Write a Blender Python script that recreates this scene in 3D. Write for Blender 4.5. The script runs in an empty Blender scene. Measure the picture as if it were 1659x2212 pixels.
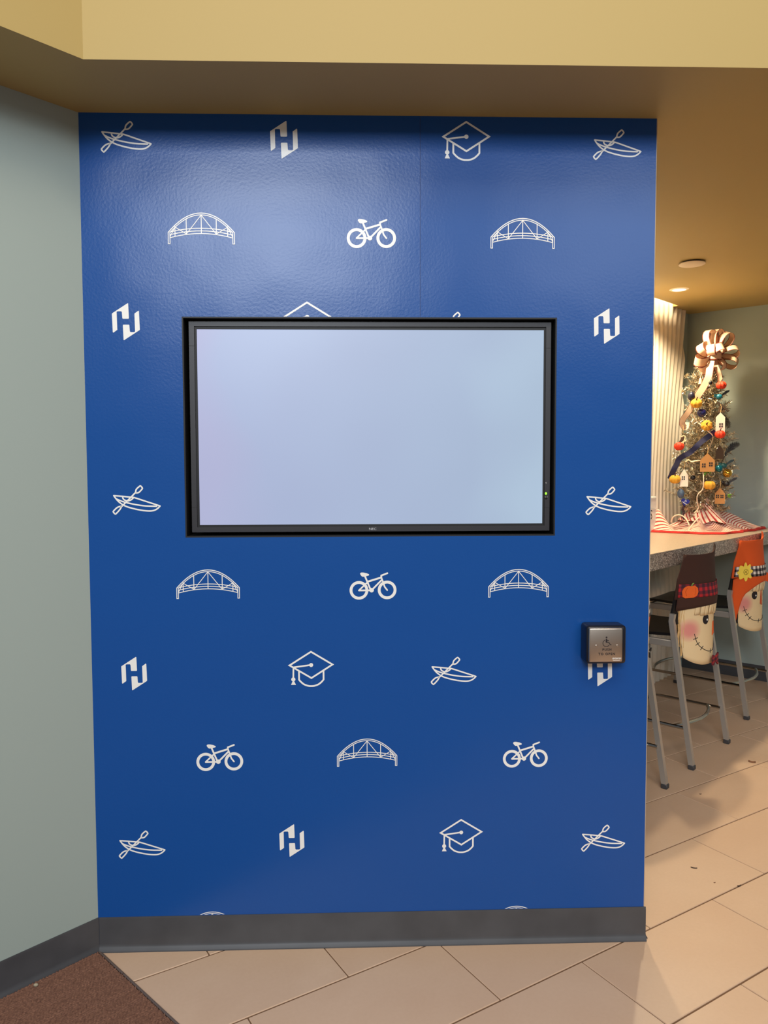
import bpy, bmesh, math, random
from mathutils import Vector, Matrix
random.seed(7)
PI = math.pi
S2 = math.sqrt(2)
sc = bpy.context.scene
COL = sc.collection

# ------------------------------------------------------------------ camera
F_PX, CAM = 1629.45, Vector((.7935, -2.2058, 1.4333))
YAW, PITCH, ROLL = .029, .0558, .0029
fwd = Vector((math.sin(YAW) * math.cos(PITCH), math.cos(YAW) * math.cos(PITCH), -math.sin(PITCH)))
rgt0 = Vector((math.cos(YAW), -math.sin(YAW), 0))
dwn0 = fwd.cross(rgt0)
rgt = rgt0 * math.cos(ROLL) + dwn0 * math.sin(ROLL)
dwn = dwn0 * math.cos(ROLL) - rgt0 * math.sin(ROLL)
cam = bpy.data.cameras.new('camera')
cam.sensor_fit = 'VERTICAL'
cam.sensor_height = 36.0
cam.lens = 36.0 * F_PX / 2212.0
cam_o = bpy.data.objects.new('camera', cam)
COL.objects.link(cam_o)
m = Matrix((rgt, -dwn, -fwd)).transposed().to_4x4()
m.translation = CAM
cam_o.matrix_world = m
sc.camera = cam_o

# ------------------------------------------------------------------ world, lights, exposure
sc.view_settings.view_transform = 'Standard'
sc.view_settings.look = 'None'
sc.view_settings.gamma = 1.0
sc.view_settings.use_curve_mapping = False
sc.view_settings.exposure = 0.0
w = bpy.data.worlds.new('world')
sc.world = w
w.use_nodes = True
w.node_tree.nodes['Background'].inputs[0].default_value = (.93, .97, 1.0, 1)
w.node_tree.nodes['Background'].inputs[1].default_value = .20


def area(name, loc, target, sx, sy, power, color, spread=None):
    l = bpy.data.lights.new(name, 'AREA')
    l.shape = 'RECTANGLE'
    l.size, l.size_y = sx, sy
    l.energy = power
    l.color = color
    if spread:
        l.spread = spread
    o = bpy.data.objects.new(name, l)
    COL.objects.link(o)
    o.location = loc
    o.rotation_euler = (Vector(target) - Vector(loc)).to_track_quat('-Z', 'Y').to_euler()
    return o


def spot(name, loc, target, power, color, angle, blend=.4, r=.04):
    l = bpy.data.lights.new(name, 'SPOT')
    l.energy, l.color, l.spot_size, l.spot_blend, l.shadow_soft_size = power, color, angle, blend, r
    o = bpy.data.objects.new(name, l)
    COL.objects.link(o)
    o.location = loc
    o.rotation_euler = (Vector(target) - Vector(loc)).to_track_quat('-Z', 'Y').to_euler()
    return o


def PQ0(p, q, z):
    return Vector(((p - q) / S2, (p + q) / S2, z))


WARM = (1.0, .83, .55)
COOL = (.86, .93, 1.0)
# high lobby windows behind the camera, daylight
area('lobby_window_light', (-.15, -6.2, 4.0), (.6, 0, 1.2), 2.2, 1.3, 225, COOL)
area('lobby_window_light', (3.6, -6.2, 4.0), (1.4, 0, 1.2), 2.4, 1.3, 75, COOL)
# lobby ceiling lights over the tiled floor
area('lobby_ceiling_light', (1.3, -3.1, 4.7), (1.3, -2.6, 0), 3.0, 1.4, 124, (1.0, .86, .68))
# bar downlights
spot('bar_downlight', (2.69, 2.31, 2.47), (2.75, 2.2, 0), 84, WARM, 2.6, .6, .04)
spot('bar_downlight', PQ0(2.2, -.27, 2.47), PQ0(2.2, -.45, 0), 95, WARM, 2.6, .6, .04)

# ------------------------------------------------------------------ helpers


def ray(px, py):
    return rgt * ((px - 829.5) / F_PX) + dwn * ((py - 1106) / F_PX) + fwd


def at_y(px, py, Y=0.0):
    d = ray(px, py)
    return CAM + d * ((Y - CAM.y) / d.y)


def at_z(px, py, Z=0.0):
    d = ray(px, py)
    return CAM + d * ((Z - CAM.z) / d.z)


def PQ(p, q, z=0.0):
    return Vector(((p - q) / S2, (p + q) / S2, z))


def lin(c):
    return tuple(((v / 255) / 12.92 if v / 255 <= .04045 else ((v / 255 + .055) / 1.055) ** 2.4) for v in c) + (1,)


MATS = {}


def mat(name, rgb, rough=.5, metal=0.0, spec=.5, noise=None, bump=None, emit=0.0, coat=0.0):
    """rgb in sRGB 0-255; noise=(scale, rgb2, amount); bump=(scale, strength, distance)"""
    if name in MATS:
        return MATS[name]
    mt = bpy.data.materials.new(name)
    mt.use_nodes = True
    nt = mt.node_tree
    b = nt.nodes['Principled BSDF']
    b.inputs['Base Color'].default_value = lin(rgb)
    b.inputs['Roughness'].default_value = rough
    b.inputs['Metallic'].default_value = metal
    b.inputs['Specular IOR Level'].default_value = spec
    b.inputs['Coat Weight'].default_value = coat
    if emit:
        b.inputs['Emission Color'].default_value = lin(rgb)
        b.inputs['Emission Strength'].default_value = emit
    tc = nt.nodes.new('ShaderNodeTexCoord')
    if noise:
        n = nt.nodes.new('ShaderNodeTexNoise')
        n.inputs['Scale'].default_value = noise[0]
        n.inputs['Detail'].default_value = 5
        nt.links.new(tc.outputs['Object'], n.inputs['Vector'])
        r = nt.nodes.new('ShaderNodeValToRGB')
        r.color_ramp.elements[0].position = .5 - noise[2] / 2
        r.color_ramp.elements[1].position = .5 + noise[2] / 2
        r.color_ramp.elements[0].color = lin(rgb)
        r.color_ramp.elements[1].color = lin(noise[1])
        nt.links.new(n.outputs['Fac'], r.inputs['Fac'])
        nt.links.new(r.outputs['Color'], b.inputs['Base Color'])
    if bump:
        n2 = nt.nodes.new('ShaderNodeTexNoise')
        n2.inputs['Scale'].default_value = bump[0]
        n2.inputs['Detail'].default_value = 4
        nt.links.new(tc.outputs['Object'], n2.inputs['Vector'])
        bp = nt.nodes.new('ShaderNodeBump')
        bp.inputs['Strength'].default_value = bump[1]
        bp.inputs['Distance'].default_value = bump[2]
        nt.links.new(n2.outputs['Fac'], bp.inputs['Height'])
        nt.links.new(bp.outputs['Normal'], b.inputs['Normal'])
    MATS[name] = mt
    return mt


def mnode(nt, op, a, b=None, c=None):
    n = nt.nodes.new('ShaderNodeMath')
    n.operation = op
    for i, v in enumerate((a, b, c)):
        if v is None:
            continue
        if hasattr(v, 'is_output'):
            nt.links.new(v, n.inputs[i])
        else:
            n.inputs[i].default_value = v
    return n.outputs[0]


def mixc(nt, f, a, b):
    n = nt.nodes.new('ShaderNodeMix')
    n.data_type = 'RGBA'
    if hasattr(f, 'is_output'):
        nt.links.new(f, n.inputs[0])
    else:
        n.inputs[0].default_value = f
    for i, v in ((6, a), (7, b)):
        if hasattr(v, 'is_output'):
            nt.links.new(v, n.inputs[i])
        else:
            n.inputs[i].default_value = v
    return n.outputs[2]


def attr(nt, name):
    n = nt.nodes.new('ShaderNodeAttribute')
    n.attribute_name = name
    s = nt.nodes.new('ShaderNodeSeparateXYZ')
    nt.links.new(n.outputs['Vector'], s.inputs[0])
    return s.outputs[0], s.outputs[1], n.outputs['Fac']


def finish(name, bm, material, parent=None, smooth=True, angle=40, loc=None, rot=None):
    me = bpy.data.meshes.new(name)
    bm.normal_update()
    bm.to_mesh(me)
    bm.free()
    return link(name, me, material, parent, smooth, angle, loc, rot)


def link(name, me, material, parent=None, smooth=True, angle=40, loc=None, rot=None):
    for mm in (material if isinstance(material, (list, tuple)) else [material]):
        me.materials.append(mm)
    if smooth:
        me.polygons.foreach_set('use_smooth', [True] * len(me.polygons))
        try:
            me.set_sharp_from_angle(angle=math.radians(angle))
        except Exception:
            pass
    o = bpy.data.objects.new(name, me)
    COL.objects.link(o)
    if parent:
        o.parent = parent
    if loc is not None:
        o.location = loc
    if rot is not None:
        o.rotation_euler = rot
    return o


def empty(name, loc, rz=0.0):
    o = bpy.data.objects.new(name, None)
    o.empty_display_size = .05
    COL.objects.link(o)
    o.location = loc
    o.rotation_euler = (0, 0, rz)
    return o


def tag(o, label=None, cat=None, group=None, kind=None):
    if label:
        o['label'] = label
    if cat:
        o['category'] = cat
    if group:
        o['group'] = group
    if kind:
        o['kind'] = kind
    return o


def new():
    return bmesh.new()


def quad(bm, *pts, mi=0):
    f = bm.faces.new([bm.verts.new(p) for p in pts])
    f.material_index = mi
    return f


def box(bm, x0, x1, y0, y1, z0, z1, bevel=0.0, seg=2):
    vs = [bm.verts.new((x, y, z)) for x in (x0, x1) for y in (y0, y1) for z in (z0, z1)]
    fs = [bm.faces.new([vs[i] for i in q]) for q in ((0, 1, 3, 2), (4, 6, 7, 5), (0, 4, 5, 1), (2, 3, 7, 6), (0, 2, 6, 4), (1, 5, 7, 3))]
    if bevel:
        es = list({e for f in fs for e in f.edges})
        bmesh.ops.bevel(bm, geom=es, offset=bevel, segments=seg, affect='EDGES', profile=.5)
    return vs


def prism(bm, pts, d, axis=Vector((0, 0, 1))):
    """extrude the polygon pts (3-D points) by vector axis*d, capped"""
    n = len(pts)
    a = [bm.verts.new(Vector(p)) for p in pts]
    b = [bm.verts.new(Vector(p) + axis * d) for p in pts]
    bm.faces.new(a[::-1])
    bm.faces.new(b)
    for i in range(n):
        bm.faces.new((a[i], a[(i + 1) % n], b[(i + 1) % n], b[i]))
    bmesh.ops.recalc_face_normals(bm, faces=bm.faces[:])


def tube(bm, pts, r, n=8, square=False, cap=True, mi=0):
    """a round (or square) tube along pts; r a number or one per point"""
    pts = [Vector(p) for p in pts]
    rs = r if isinstance(r, (list, tuple)) else [r] * len(pts)
    rings = []
    N = 4 if square else n
    up0 = None
    for i, p in enumerate(pts):
        t = (pts[min(i + 1, len(pts) - 1)] - pts[max(i - 1, 0)]).normalized()
        if up0 is None:
            ref = Vector((0, 1, 0)) if abs(t.z) > .7 else Vector((0, 0, 1))
            up0 = (ref - t * ref.dot(t)).normalized()
        else:
            up0 = (up0 - t * up0.dot(t)).normalized()
        sd = t.cross(up0)
        ring = []
        for k in range(N):
            a = 2 * PI * (k + (.5 if square else 0)) / N
            q = rs[i] * (S2 if square else 1)
            ring.append(bm.verts.new(p + (up0 * math.cos(a) + sd * math.sin(a)) * q))
        rings.append(ring)
    fs = []
    for a, b in zip(rings, rings[1:]):
        for k in range(N):
            fs.append(bm.faces.new((a[k], a[(k + 1) % N], b[(k + 1) % N], b[k])))
    if cap:
        fs.append(bm.faces.new(rings[0][::-1]))
        fs.append(bm.faces.new(rings[-1]))
    for f in fs:
        f.material_index = mi
    return fs


def lathe(bm, prof, n=16, c=(0, 0, 0), lobes=0, depth=0.0):
    c = Vector(c)
    rings = []
    for r, z in prof:
        rings.append([bm.verts.new(c + Vector((math.cos(2 * PI * k / n) * r * (1 - depth * (abs(math.cos(lobes * PI * k / n)) ** 6 if lobes else 0)),
                                               math.sin(2 * PI * k / n) * r * (1 - depth * (abs(math.cos(lobes * PI * k / n)) ** 6 if lobes else 0)), z))) for k in range(n)])
    for a, b in zip(rings, rings[1:]):
        for k in range(n):
            bm.faces.new((a[k], a[(k + 1) % n], b[(k + 1) % n], b[k]))
    bm.faces.new(rings[0][::-1])
    bm.faces.new(rings[-1])


def ball(bm, r, c=(0, 0, 0), sx=1, sy=1, sz=1, n=12):
    prof = [(max(r * math.sin(PI * i / 8), r * .04), -r * math.cos(PI * i / 8) * sz) for i in range(9)]
    k0 = len(bm.verts)
    lathe(bm, prof, n, (0, 0, 0))
    bm.verts.ensure_lookup_table()
    for v in bm.verts[k0:]:
        v.co = Vector((v.co.x * sx, v.co.y * sy, v.co.z)) + Vector(c)


LVL = [0]


def stroke2(bm, pts, wd, closed=False, emit=None):
    """flat ribbon with mitred joints in the (u,v) plane; emit maps (u,v) to a 3-D point"""
    LVL[0] += 1
    P = [Vector(p) for p in pts]
    n = len(P)
    h = wd / 2
    L, R = [], []
    for i in range(n):
        a = P[i - 1] if (closed or i > 0) else None
        c = P[(i + 1) % n] if (closed or i < n - 1) else None
        d1 = (P[i] - a).normalized() if a is not None else (c - P[i]).normalized()
        d2 = (c - P[i]).normalized() if c is not None else d1
        n1, n2 = Vector((-d1.y, d1.x)), Vector((-d2.y, d2.x))
        mt_ = n1 + n2
        if mt_.length < .2:
            mt_ = n1.copy()
        mt_.normalize()
        k = min(1 / max(mt_.dot(n1), .35), 2.4)
        L.append(P[i] + mt_ * h * k)
        R.append(P[i] - mt_ * h * k)
    vl = [bm.verts.new(emit(q)) for q in L]
    vr = [bm.verts.new(emit(q)) for q in R]
    for i in range(n if closed else n - 1):
        j = (i + 1) % n
        bm.faces.new((vl[i], vr[i], vr[j], vl[j]))
    if not closed:
        for v0, v1, c, d in ((vl[0], vr[0], P[0], P[0] - P[1]), (vr[-1], vl[-1], P[-1], P[-1] - P[-2])):
            d = d.normalized()
            nn = Vector((-d.y, d.x))
            arc = [bm.verts.new(emit(c + (nn * math.cos(a) + d * math.sin(a)) * h)) for a in [PI * k / 5 for k in range(1, 5)]]
            # from the side of nn to the other; v0 lies on -nn for both ends
            bm.faces.new([v1] + arc[::-1][::-1] + [v0] if ((v1.co - arc[0].co).length < (v0.co - arc[0].co).length) else [v0] + arc + [v1])


def disc2(bm, c, r, emit, n=20):
    LVL[0] += 1
    bm.faces.new([bm.verts.new(emit((c[0] + r * math.cos(2 * PI * k / n), c[1] + r * math.sin(2 * PI * k / n)))) for k in range(n)])


def poly2(bm, pts, emit):
    LVL[0] += 1
    f = bm.faces.new([bm.verts.new(emit(p)) for p in pts])
    f.normal_update()
    bmesh.ops.triangulate(bm, faces=[f])


def circ(c, r, n=36):
    return [(c[0] + r * math.cos(2 * PI * k / n), c[1] + r * math.sin(2 * PI * k / n)) for k in range(n)]


def smooth_path(pts, n=5):
    out = []
    for i in range(len(pts) - 1):
        p0, p1, p2, p3 = pts[max(i - 1, 0)], pts[i], pts[i + 1], pts[min(i + 2, len(pts) - 1)]
        for k in range(n):
            t_ = k / n
            out.append(.5 * ((2 * p1) + (p2 - p0) * t_ + (2 * p0 - 5 * p1 + 4 * p2 - p3) * t_ ** 2 + (3 * p1 - p0 - 3 * p2 + p3) * t_ ** 3))
    out.append(pts[-1])
    return out


def text_mesh(name, body, size, material, parent, loc, rot, ext=.0003, space=1.0, align='CENTER', sx=1.0, bold=0.0):
    cu = bpy.data.curves.new(name, 'FONT')
    cu.body, cu.size, cu.extrude, cu.space_character, cu.align_x = body, size, ext, space, align
    cu.resolution_u = 3
    cu.offset = bold
    tmp = bpy.data.objects.new('tmp', cu)
    COL.objects.link(tmp)
    dg = bpy.context.evaluated_depsgraph_get()
    me = bpy.data.meshes.new_from_object(tmp.evaluated_get(dg))
    bpy.data.objects.remove(tmp)
    o = link(name, me, material, parent, smooth=False, loc=loc, rot=rot)
    o.scale = (sx, 1, 1)
    return o


# ------------------------------------------------------------------ materials
M_TEAL = mat('sage_paint', (160, 172, 165), .55, bump=(180, .05, .002))
M_YEL = mat('yellow_paint', (178, 153, 93), .6, bump=(160, .05, .002))
M_BASE = mat('rubber_base', (74, 74, 77), .36, noise=(9, (64, 64, 67), .4))
M_WHITE = mat('print_white', (236, 234, 230), .35)
M_BLACK = mat('matt_black', (12, 12, 13), .55)
M_BEZEL = mat('bezel_black', (44, 43, 47), .42)
M_GROUT = mat('grout', (112, 82, 58), .9)
M_CHROME = mat('chrome', (190, 186, 180), .16, 1.0)
M_STEEL = mat('brushed_steel', (196, 182, 168), .33, 1.0, bump=(300, .08, .001))
M_SILVER = mat('silver_paint', (176, 171, 164), .33, .5)
M_SEAT = mat('black_plastic', (16, 14, 14), .4)
M_FOOT = mat('foot_cap', (60, 60, 64), .5)
M_CREAM = mat('cream_felt', (232, 206, 160), .9, bump=(400, .2, .001))
M_BROWN = mat('brown_felt', (62, 34, 24), .92, bump=(400, .2, .001))
M_ORANGE = mat('orange_felt', (226, 88, 26), .9, bump=(400, .2, .001))
M_PUMPKIN = mat('pumpkin_orange', (232, 100, 30), .85)
M_GREEN = mat('leaf_green', (110, 150, 60), .7)
M_INK = mat('ink_black', (30, 20, 24), .7)


def mural_material():
    mt = mat('mural_blue', (21, 75, 147), .26, spec=.31)
    nt = mt.node_tree
    b = nt.nodes['Principled BSDF']
    tc = nt.nodes.new('ShaderNodeTexCoord')
    n1 = nt.nodes.new('ShaderNodeTexNoise')
    n1.inputs['Scale'].default_value = 130
    n1.inputs['Detail'].default_value = 3
    n2 = nt.nodes.new('ShaderNodeTexNoise')
    n2.inputs['Scale'].default_value = 2.2
    n2.inputs['Detail'].default_value = 2
    v = nt.nodes.new('ShaderNodeTexVoronoi')
    v.inputs['Scale'].default_value = 17
    for n in (n1, n2, v):
        nt.links.new(tc.outputs['Object'], n.inputs['Vector'])
    bub = mnode(nt, 'MULTIPLY', mnode(nt, 'LESS_THAN', v.outputs['Distance'], .06), .5)
    h = mnode(nt, 'ADD', mnode(nt, 'MULTIPLY', n1.outputs['Fac'], .5), bub)
    b1 = nt.nodes.new('ShaderNodeBump')
    b1.inputs['Strength'].default_value = .22
    b1.inputs['Distance'].default_value = .0022
    nt.links.new(h, b1.inputs['Height'])
    b2 = nt.nodes.new('ShaderNodeBump')
    b2.inputs['Strength'].default_value = .35
    b2.inputs['Distance'].default_value = .02
    nt.links.new(n2.outputs['Fac'], b2.inputs['Height'])
    nt.links.new(b1.outputs['Normal'], b2.inputs['Normal'])
    nt.links.new(b2.outputs['Normal'], b.inputs['Normal'])
    return mt


M_MURAL = mural_material()


def screen_material():
    mt = bpy.data.materials.new('lit_screen')
    mt.use_nodes = True
    nt = mt.node_tree
    b = nt.nodes['Principled BSDF']
    b.inputs['Base Color'].default_value = (.02, .02, .02, 1)
    b.inputs['Roughness'].default_value = .35
    tc = nt.nodes.new('ShaderNodeTexCoord')
    s = nt.nodes.new('ShaderNodeSeparateXYZ')
    nt.links.new(tc.outputs['Generated'], s.inputs[0])
    n = nt.nodes.new('ShaderNodeTexNoise')
    n.inputs['Scale'].default_value = 2.6
    n.inputs['Detail'].default_value = 1
    nt.links.new(tc.outputs['Object'], n.inputs['Vector'])
    r = nt.nodes.new('ShaderNodeValToRGB')
    r.color_ramp.elements[0].color = lin((178, 182, 218))
    r.color_ramp.elements[1].color = lin((172, 194, 217))
    e = r.color_ramp.elements.new(.14)
    e.color = lin((171, 184, 218))
    e = r.color_ramp.elements.new(.8)
    e.color = lin((166, 184, 212))
    nt.links.new(mnode(nt, 'ADD', s.outputs[0], mnode(nt, 'MULTIPLY', mnode(nt, 'SUBTRACT', n.outputs['Fac'], .5), .5)), r.inputs['Fac'])
    cl = mnode(nt, 'ADD', mnode(nt, 'MULTIPLY', n.outputs['Fac'], .18), .84)
    nt.links.new(r.outputs['Color'], b.inputs['Emission Color'])
    nt.links.new(cl, b.inputs['Emission Strength'])
    return mt


def tile_material():
    mt = mat('beige_tile', (206, 174, 144), .42, spec=.4)
    nt = mt.node_tree
    b = nt.nodes['Principled BSDF']
    tc = nt.nodes.new('ShaderNodeTexCoord')
    oi = nt.nodes.new('ShaderNodeObjectInfo')
    add = nt.nodes.new('ShaderNodeVectorMath')
    nt.links.new(tc.outputs['Object'], add.inputs[0])
    sc_ = nt.nodes.new('ShaderNodeVectorMath')
    sc_.operation = 'SCALE'
    nt.links.new(oi.outputs['Location'], sc_.inputs[0])
    sc_.inputs['Scale'].default_value = 3.7
    nt.links.new(sc_.outputs[0], add.inputs[1])
    n = nt.nodes.new('ShaderNodeTexNoise')
    n.inputs['Scale'].default_value = 3.5
    n.inputs['Detail'].default_value = 6
    n.inputs['Distortion'].default_value = .6
    nt.links.new(add.outputs[0], n.inputs['Vector'])
    n3 = nt.nodes.new('ShaderNodeTexNoise')
    n3.inputs['Scale'].default_value = 90
    nt.links.new(add.outputs[0], n3.inputs['Vector'])
    c1 = mixc(nt, n.outputs['Fac'], lin((216, 188, 162)), lin((201, 168, 140)))
    c2 = mixc(nt, mnode(nt, 'MULTIPLY', n3.outputs['Fac'], .18), c1, lin((170, 132, 102)))
    rv = mnode(nt, 'MULTIPLY', oi.outputs['Random'], .22)
    nt.links.new(mixc(nt, rv, c2, lin((196, 158, 130))), b.inputs['Base Color'])
    return mt


def speckle_material():
    mt = mat('speckled_solid_surface', (120, 108, 98), .32)
    nt = mt.node_tree
    b = nt.nodes['Principled BSDF']
    tc = nt.nodes.new('ShaderNodeTexCoord')
    v = nt.nodes.new('ShaderNodeTexVoronoi')
    v.inputs['Scale'].default_value = 215
    nt.links.new(tc.outputs['Object'], v.inputs['Vector'])
    s = nt.nodes.new('ShaderNodeSeparateColor')
    nt.links.new(v.outputs['Color'], s.inputs[0])
    r = nt.nodes.new('ShaderNodeValToRGB')
    r.color_ramp.interpolation = 'CONSTANT'
    for i, (p, c) in enumerate(((0, (96, 84, 78)), (.3, (140, 126, 114)), (.62, (170, 155, 141)), (.87, (212, 200, 186)))):
        e = r.color_ramp.elements[i] if i < 2 else r.color_ramp.elements.new(p)
        e.position, e.color = p, lin(c)
    nt.links.new(s.outputs[0], r.inputs['Fac'])
    nt.links.new(r.outputs['Color'], b.inputs['Base Color'])
    return mt


def check_material(name, light, mid, dark, pitch):
    mt = mat(name, mid, .9)
    nt = mt.node_tree
    b = nt.nodes['Principled BSDF']
    u, v, _ = attr(nt, 'flat')
    a = mnode(nt, 'LESS_THAN', mnode(nt, 'FRACT', mnode(nt, 'DIVIDE', u, pitch)), .5)
    c = mnode(nt, 'LESS_THAN', mnode(nt, 'FRACT', mnode(nt, 'DIVIDE', v, pitch)), .5)
    s = mnode(nt, 'ADD', a, c)
    c1 = mixc(nt, mnode(nt, 'MINIMUM', s, 1.0), lin(light), lin(mid))
    c2 = mixc(nt, mnode(nt, 'MAXIMUM', mnode(nt, 'SUBTRACT', s, 1.0), 0.0), c1, lin(dark))
    nt.links.new(c2, b.inputs['Base Color'])
    return mt


def face_material(name, cx, ch, r):
    mt = mat(name, (232, 206, 160), .9, bump=(400, .2, .001))
    nt = mt.node_tree
    b = nt.nodes['Principled BSDF']
    u, v, _ = attr(nt, 'flat')
    du = mnode(nt, 'SUBTRACT', mnode(nt, 'ABSOLUTE', u), abs(cx))
    dv = mnode(nt, 'SUBTRACT', v, ch)
    d = mnode(nt, 'SQRT', mnode(nt, 'ADD', mnode(nt, 'MULTIPLY', du, du), mnode(nt, 'MULTIPLY', dv, dv)))
    k = mnode(nt, 'SUBTRACT', 1.0, mnode(nt, 'DIVIDE', d, r))
    n = nt.nodes.new('ShaderNodeClamp')
    nt.links.new(k, n.inputs[0])
    f = mnode(nt, 'MULTIPLY', mnode(nt, 'SMOOTH_MIN', n.outputs[0], .6, .3), 1.35)
    nt.links.new(mixc(nt, f, lin((232, 206, 160)), lin((216, 118, 122))), b.inputs['Base Color'])
    return mt


def stripe_material():
    mt = mat('striped_cloth', (236, 204, 180), .9, bump=(300, .2, .001))
    nt = mt.node_tree
    b = nt.nodes['Principled BSDF']
    u, v, _ = attr(nt, 'flat')
    st = mnode(nt, 'LESS_THAN', mnode(nt, 'FRACT', mnode(nt, 'DIVIDE', u, .0175)), .36)
    nt.links.new(mixc(nt, st, lin((240, 214, 192)), lin((186, 60, 56))), b.inputs['Base Color'])
    return mt


M_TILE = tile_material()
M_SPECK = speckle_material()

# ------------------------------------------------------------------ the setting
H = 2.44
W = 1.6458
# blue wall with the recess for the display
o1, o2, o3, o4 = at_y(393, 683), at_y(1203, 687), at_y(1199, 1158.5), at_y(400, 1160)
OX0, OX1, OZ0, OZ1 = (o1.x + o4.x) / 2, (o2.x + o3.x) / 2, (o3.z + o4.z) / 2, (o1.z + o2.z) / 2
bm = new()
TH = .26
box(bm, 0, OX0, 0, TH, 0, H)
box(bm, OX1, W, 0, TH, 0, H)
box(bm, OX0, OX1, 0, TH, 0, OZ0)
box(bm, OX0, OX1, 0, TH, OZ1, H)
wall = tag(finish('wall_front', bm, M_MURAL, smooth=False), kind='structure')
# black lining of the recess (four sides and back), standing 1 mm inside the opening
bm = new()
t = .004
box(bm, OX0, OX0 + t, .0005, .14, OZ0, OZ1)
box(bm, OX1 - t, OX1, .0005, .14, OZ0, OZ1)
box(bm, OX0 + t, OX1 - t, .0005, .14, OZ0, OZ0 + t)
box(bm, OX0 + t, OX1 - t, .0005, .14, OZ1 - t, OZ1)
box(bm, OX0, OX1, .14, .15, OZ0, OZ1)
finish('recess_liner', bm, M_BLACK, wall, smooth=False)
# corner bead on the free right edge of the wall
bm = new()
box(bm, W - .0005, W + .0025, .0008, TH, .1, H - .001)
finish('corner_bead', bm, mat('bead_paint', (170, 154, 136), .5), wall, smooth=False)
# butt joint of the two vinyl sheets, a thin dark blue line
bm = new()
s1, s2_ = at_y(907.5, 262), at_y(907, 684)
box(bm, s1.x - .0007, s1.x + .0007, -.0003, 0, OZ1 + .002, H - .002)
finish('vinyl_seam', bm, mat('seam_dark_blue', (16, 44, 100), .6), wall, smooth=False)

# ---- printed pictograms on the wall (flat print, one piece each)


def on_wall(c, k):
    cw = at_y(*c)
    LVL[0] = 0

    def e(q):
        return Vector((cw.x + q[0] * k, -.0005 - .00004 * LVL[0], cw.z - q[1] * k))
    return e


KPX = 2.2058 / F_PX


def kayak(e):
    bm = new()
    sc_ = .1025
    f = lambda q: ((q[0] - 808) * sc_, (q[1] - 452) * sc_)
    E_ = lambda q: e(f(q))
    V = lambda L: [Vector(q).to_3d() for q in L]
    sm = lambda L, n=4: [(q.x, q.y) for q in smooth_path(V(L), n)]
    low = sm([(1308, 585), (1262, 632), (1195, 672), (1100, 690), (950, 680), (780, 648), (620, 603), (520, 557), (430, 490), (365, 415), (325, 357)])
    top = sm([(325, 357), (500, 372), (690, 393), (765, 402), (1000, 480), (1230, 557), (1308, 585)])
    blade = lambda L: sm(L + L[:1], 4)
    for pts, cl in ((low, 0), (top, 0), (sm([(375, 425), (430, 452), (520, 487), (600, 510), (780, 550), (1000, 582), (1235, 590)]), 0),
                    (sm([(515, 385), (522, 420), (550, 450), (600, 470), (650, 467), (705, 440), (745, 402)]), 0),
                    ([(790, 292), (500, 582)], 0),
                    (sm([(792, 300), (808, 225), (880, 157), (905, 154), (937, 192), (930, 218), (860, 290), (792, 300)], 4)[:-1], 1),
                    (sm([(490, 582), (452, 652), (370, 742), (345, 750), (310, 712), (317, 685), (398, 610), (490, 582)], 4)[:-1], 1)):
        stroke2(bm, pts, 31, cl, E_)
    return bm


def cap(e):
    bm = new()
    sc_ = .0904
    E_ = lambda q: e(((q[0] - 855) * sc_, (q[1] - 608) * sc_))
    stroke2(bm, [(855, 172), (1392, 500), (862, 838), (318, 512)], 42, True, E_)
    disc2(bm, (858, 508), 50, E_)
    stroke2(bm, [(858, 505), (415, 563), (410, 830)], 40, False, E_)
    disc2(bm, (410, 868), 52, E_)
    poly2(bm, [(410, 872), (352, 1006), (475, 1006)], E_)
    arc = smooth_path([Vector(q).to_3d() for q in ((553, 878), (600, 932), (680, 997), (780, 1034), (860, 1041), (940, 1034), (1040, 997), (1120, 932), (1165, 878))], 4)
    stroke2(bm, [(553, 660)] + [(q.x, q.y) for q in arc] + [(1165, 660)], 42, False, E_)
    return bm


def bridge(e):
    bm = new()
    sc_ = .1
    E_ = lambda q: e(((q[0] - 830) * sc_, (q[1] - 520) * sc_))
    arc = lambda y0, dy, hw, n=18: [(830 + hw * (2 * i / n - 1), y0 + dy * (2 * i / n - 1) ** 2) for i in range(n + 1)]
    inner = lambda x: 242 + 390 * ((x - 830) / 690) ** 2
    stroke2(bm, arc(205, 392, 677), 19, False, E_)
    stroke2(bm, arc(242, 365, 645), 17, False, E_)
    for y0, dy in ((620, 86), (566, 80), (513, 78)):
        stroke2(bm, arc(y0, dy, 637, 12), 17, False, E_)
    stroke2(bm, [(830, 240), (830, 618)], 17, False, E_)
    for s in (-1, 1):
        X = lambda d: 830 + s * d
        stroke2(bm, [(X(308), inner(X(308))), (X(308), 636)], 17, False, E_)
        stroke2(bm, [(X(540), inner(X(540))), (X(540), 682)], 17, False, E_)
        stroke2(bm, [(830, 246), (X(306), 632), (X(540), 492), (X(640), 685)], 15, False, E_)
        stroke2(bm, [(X(680), 597), (X(680), 830), (X(645), 830), (X(645), 600)], 16, False, E_)
    return bm


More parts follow.
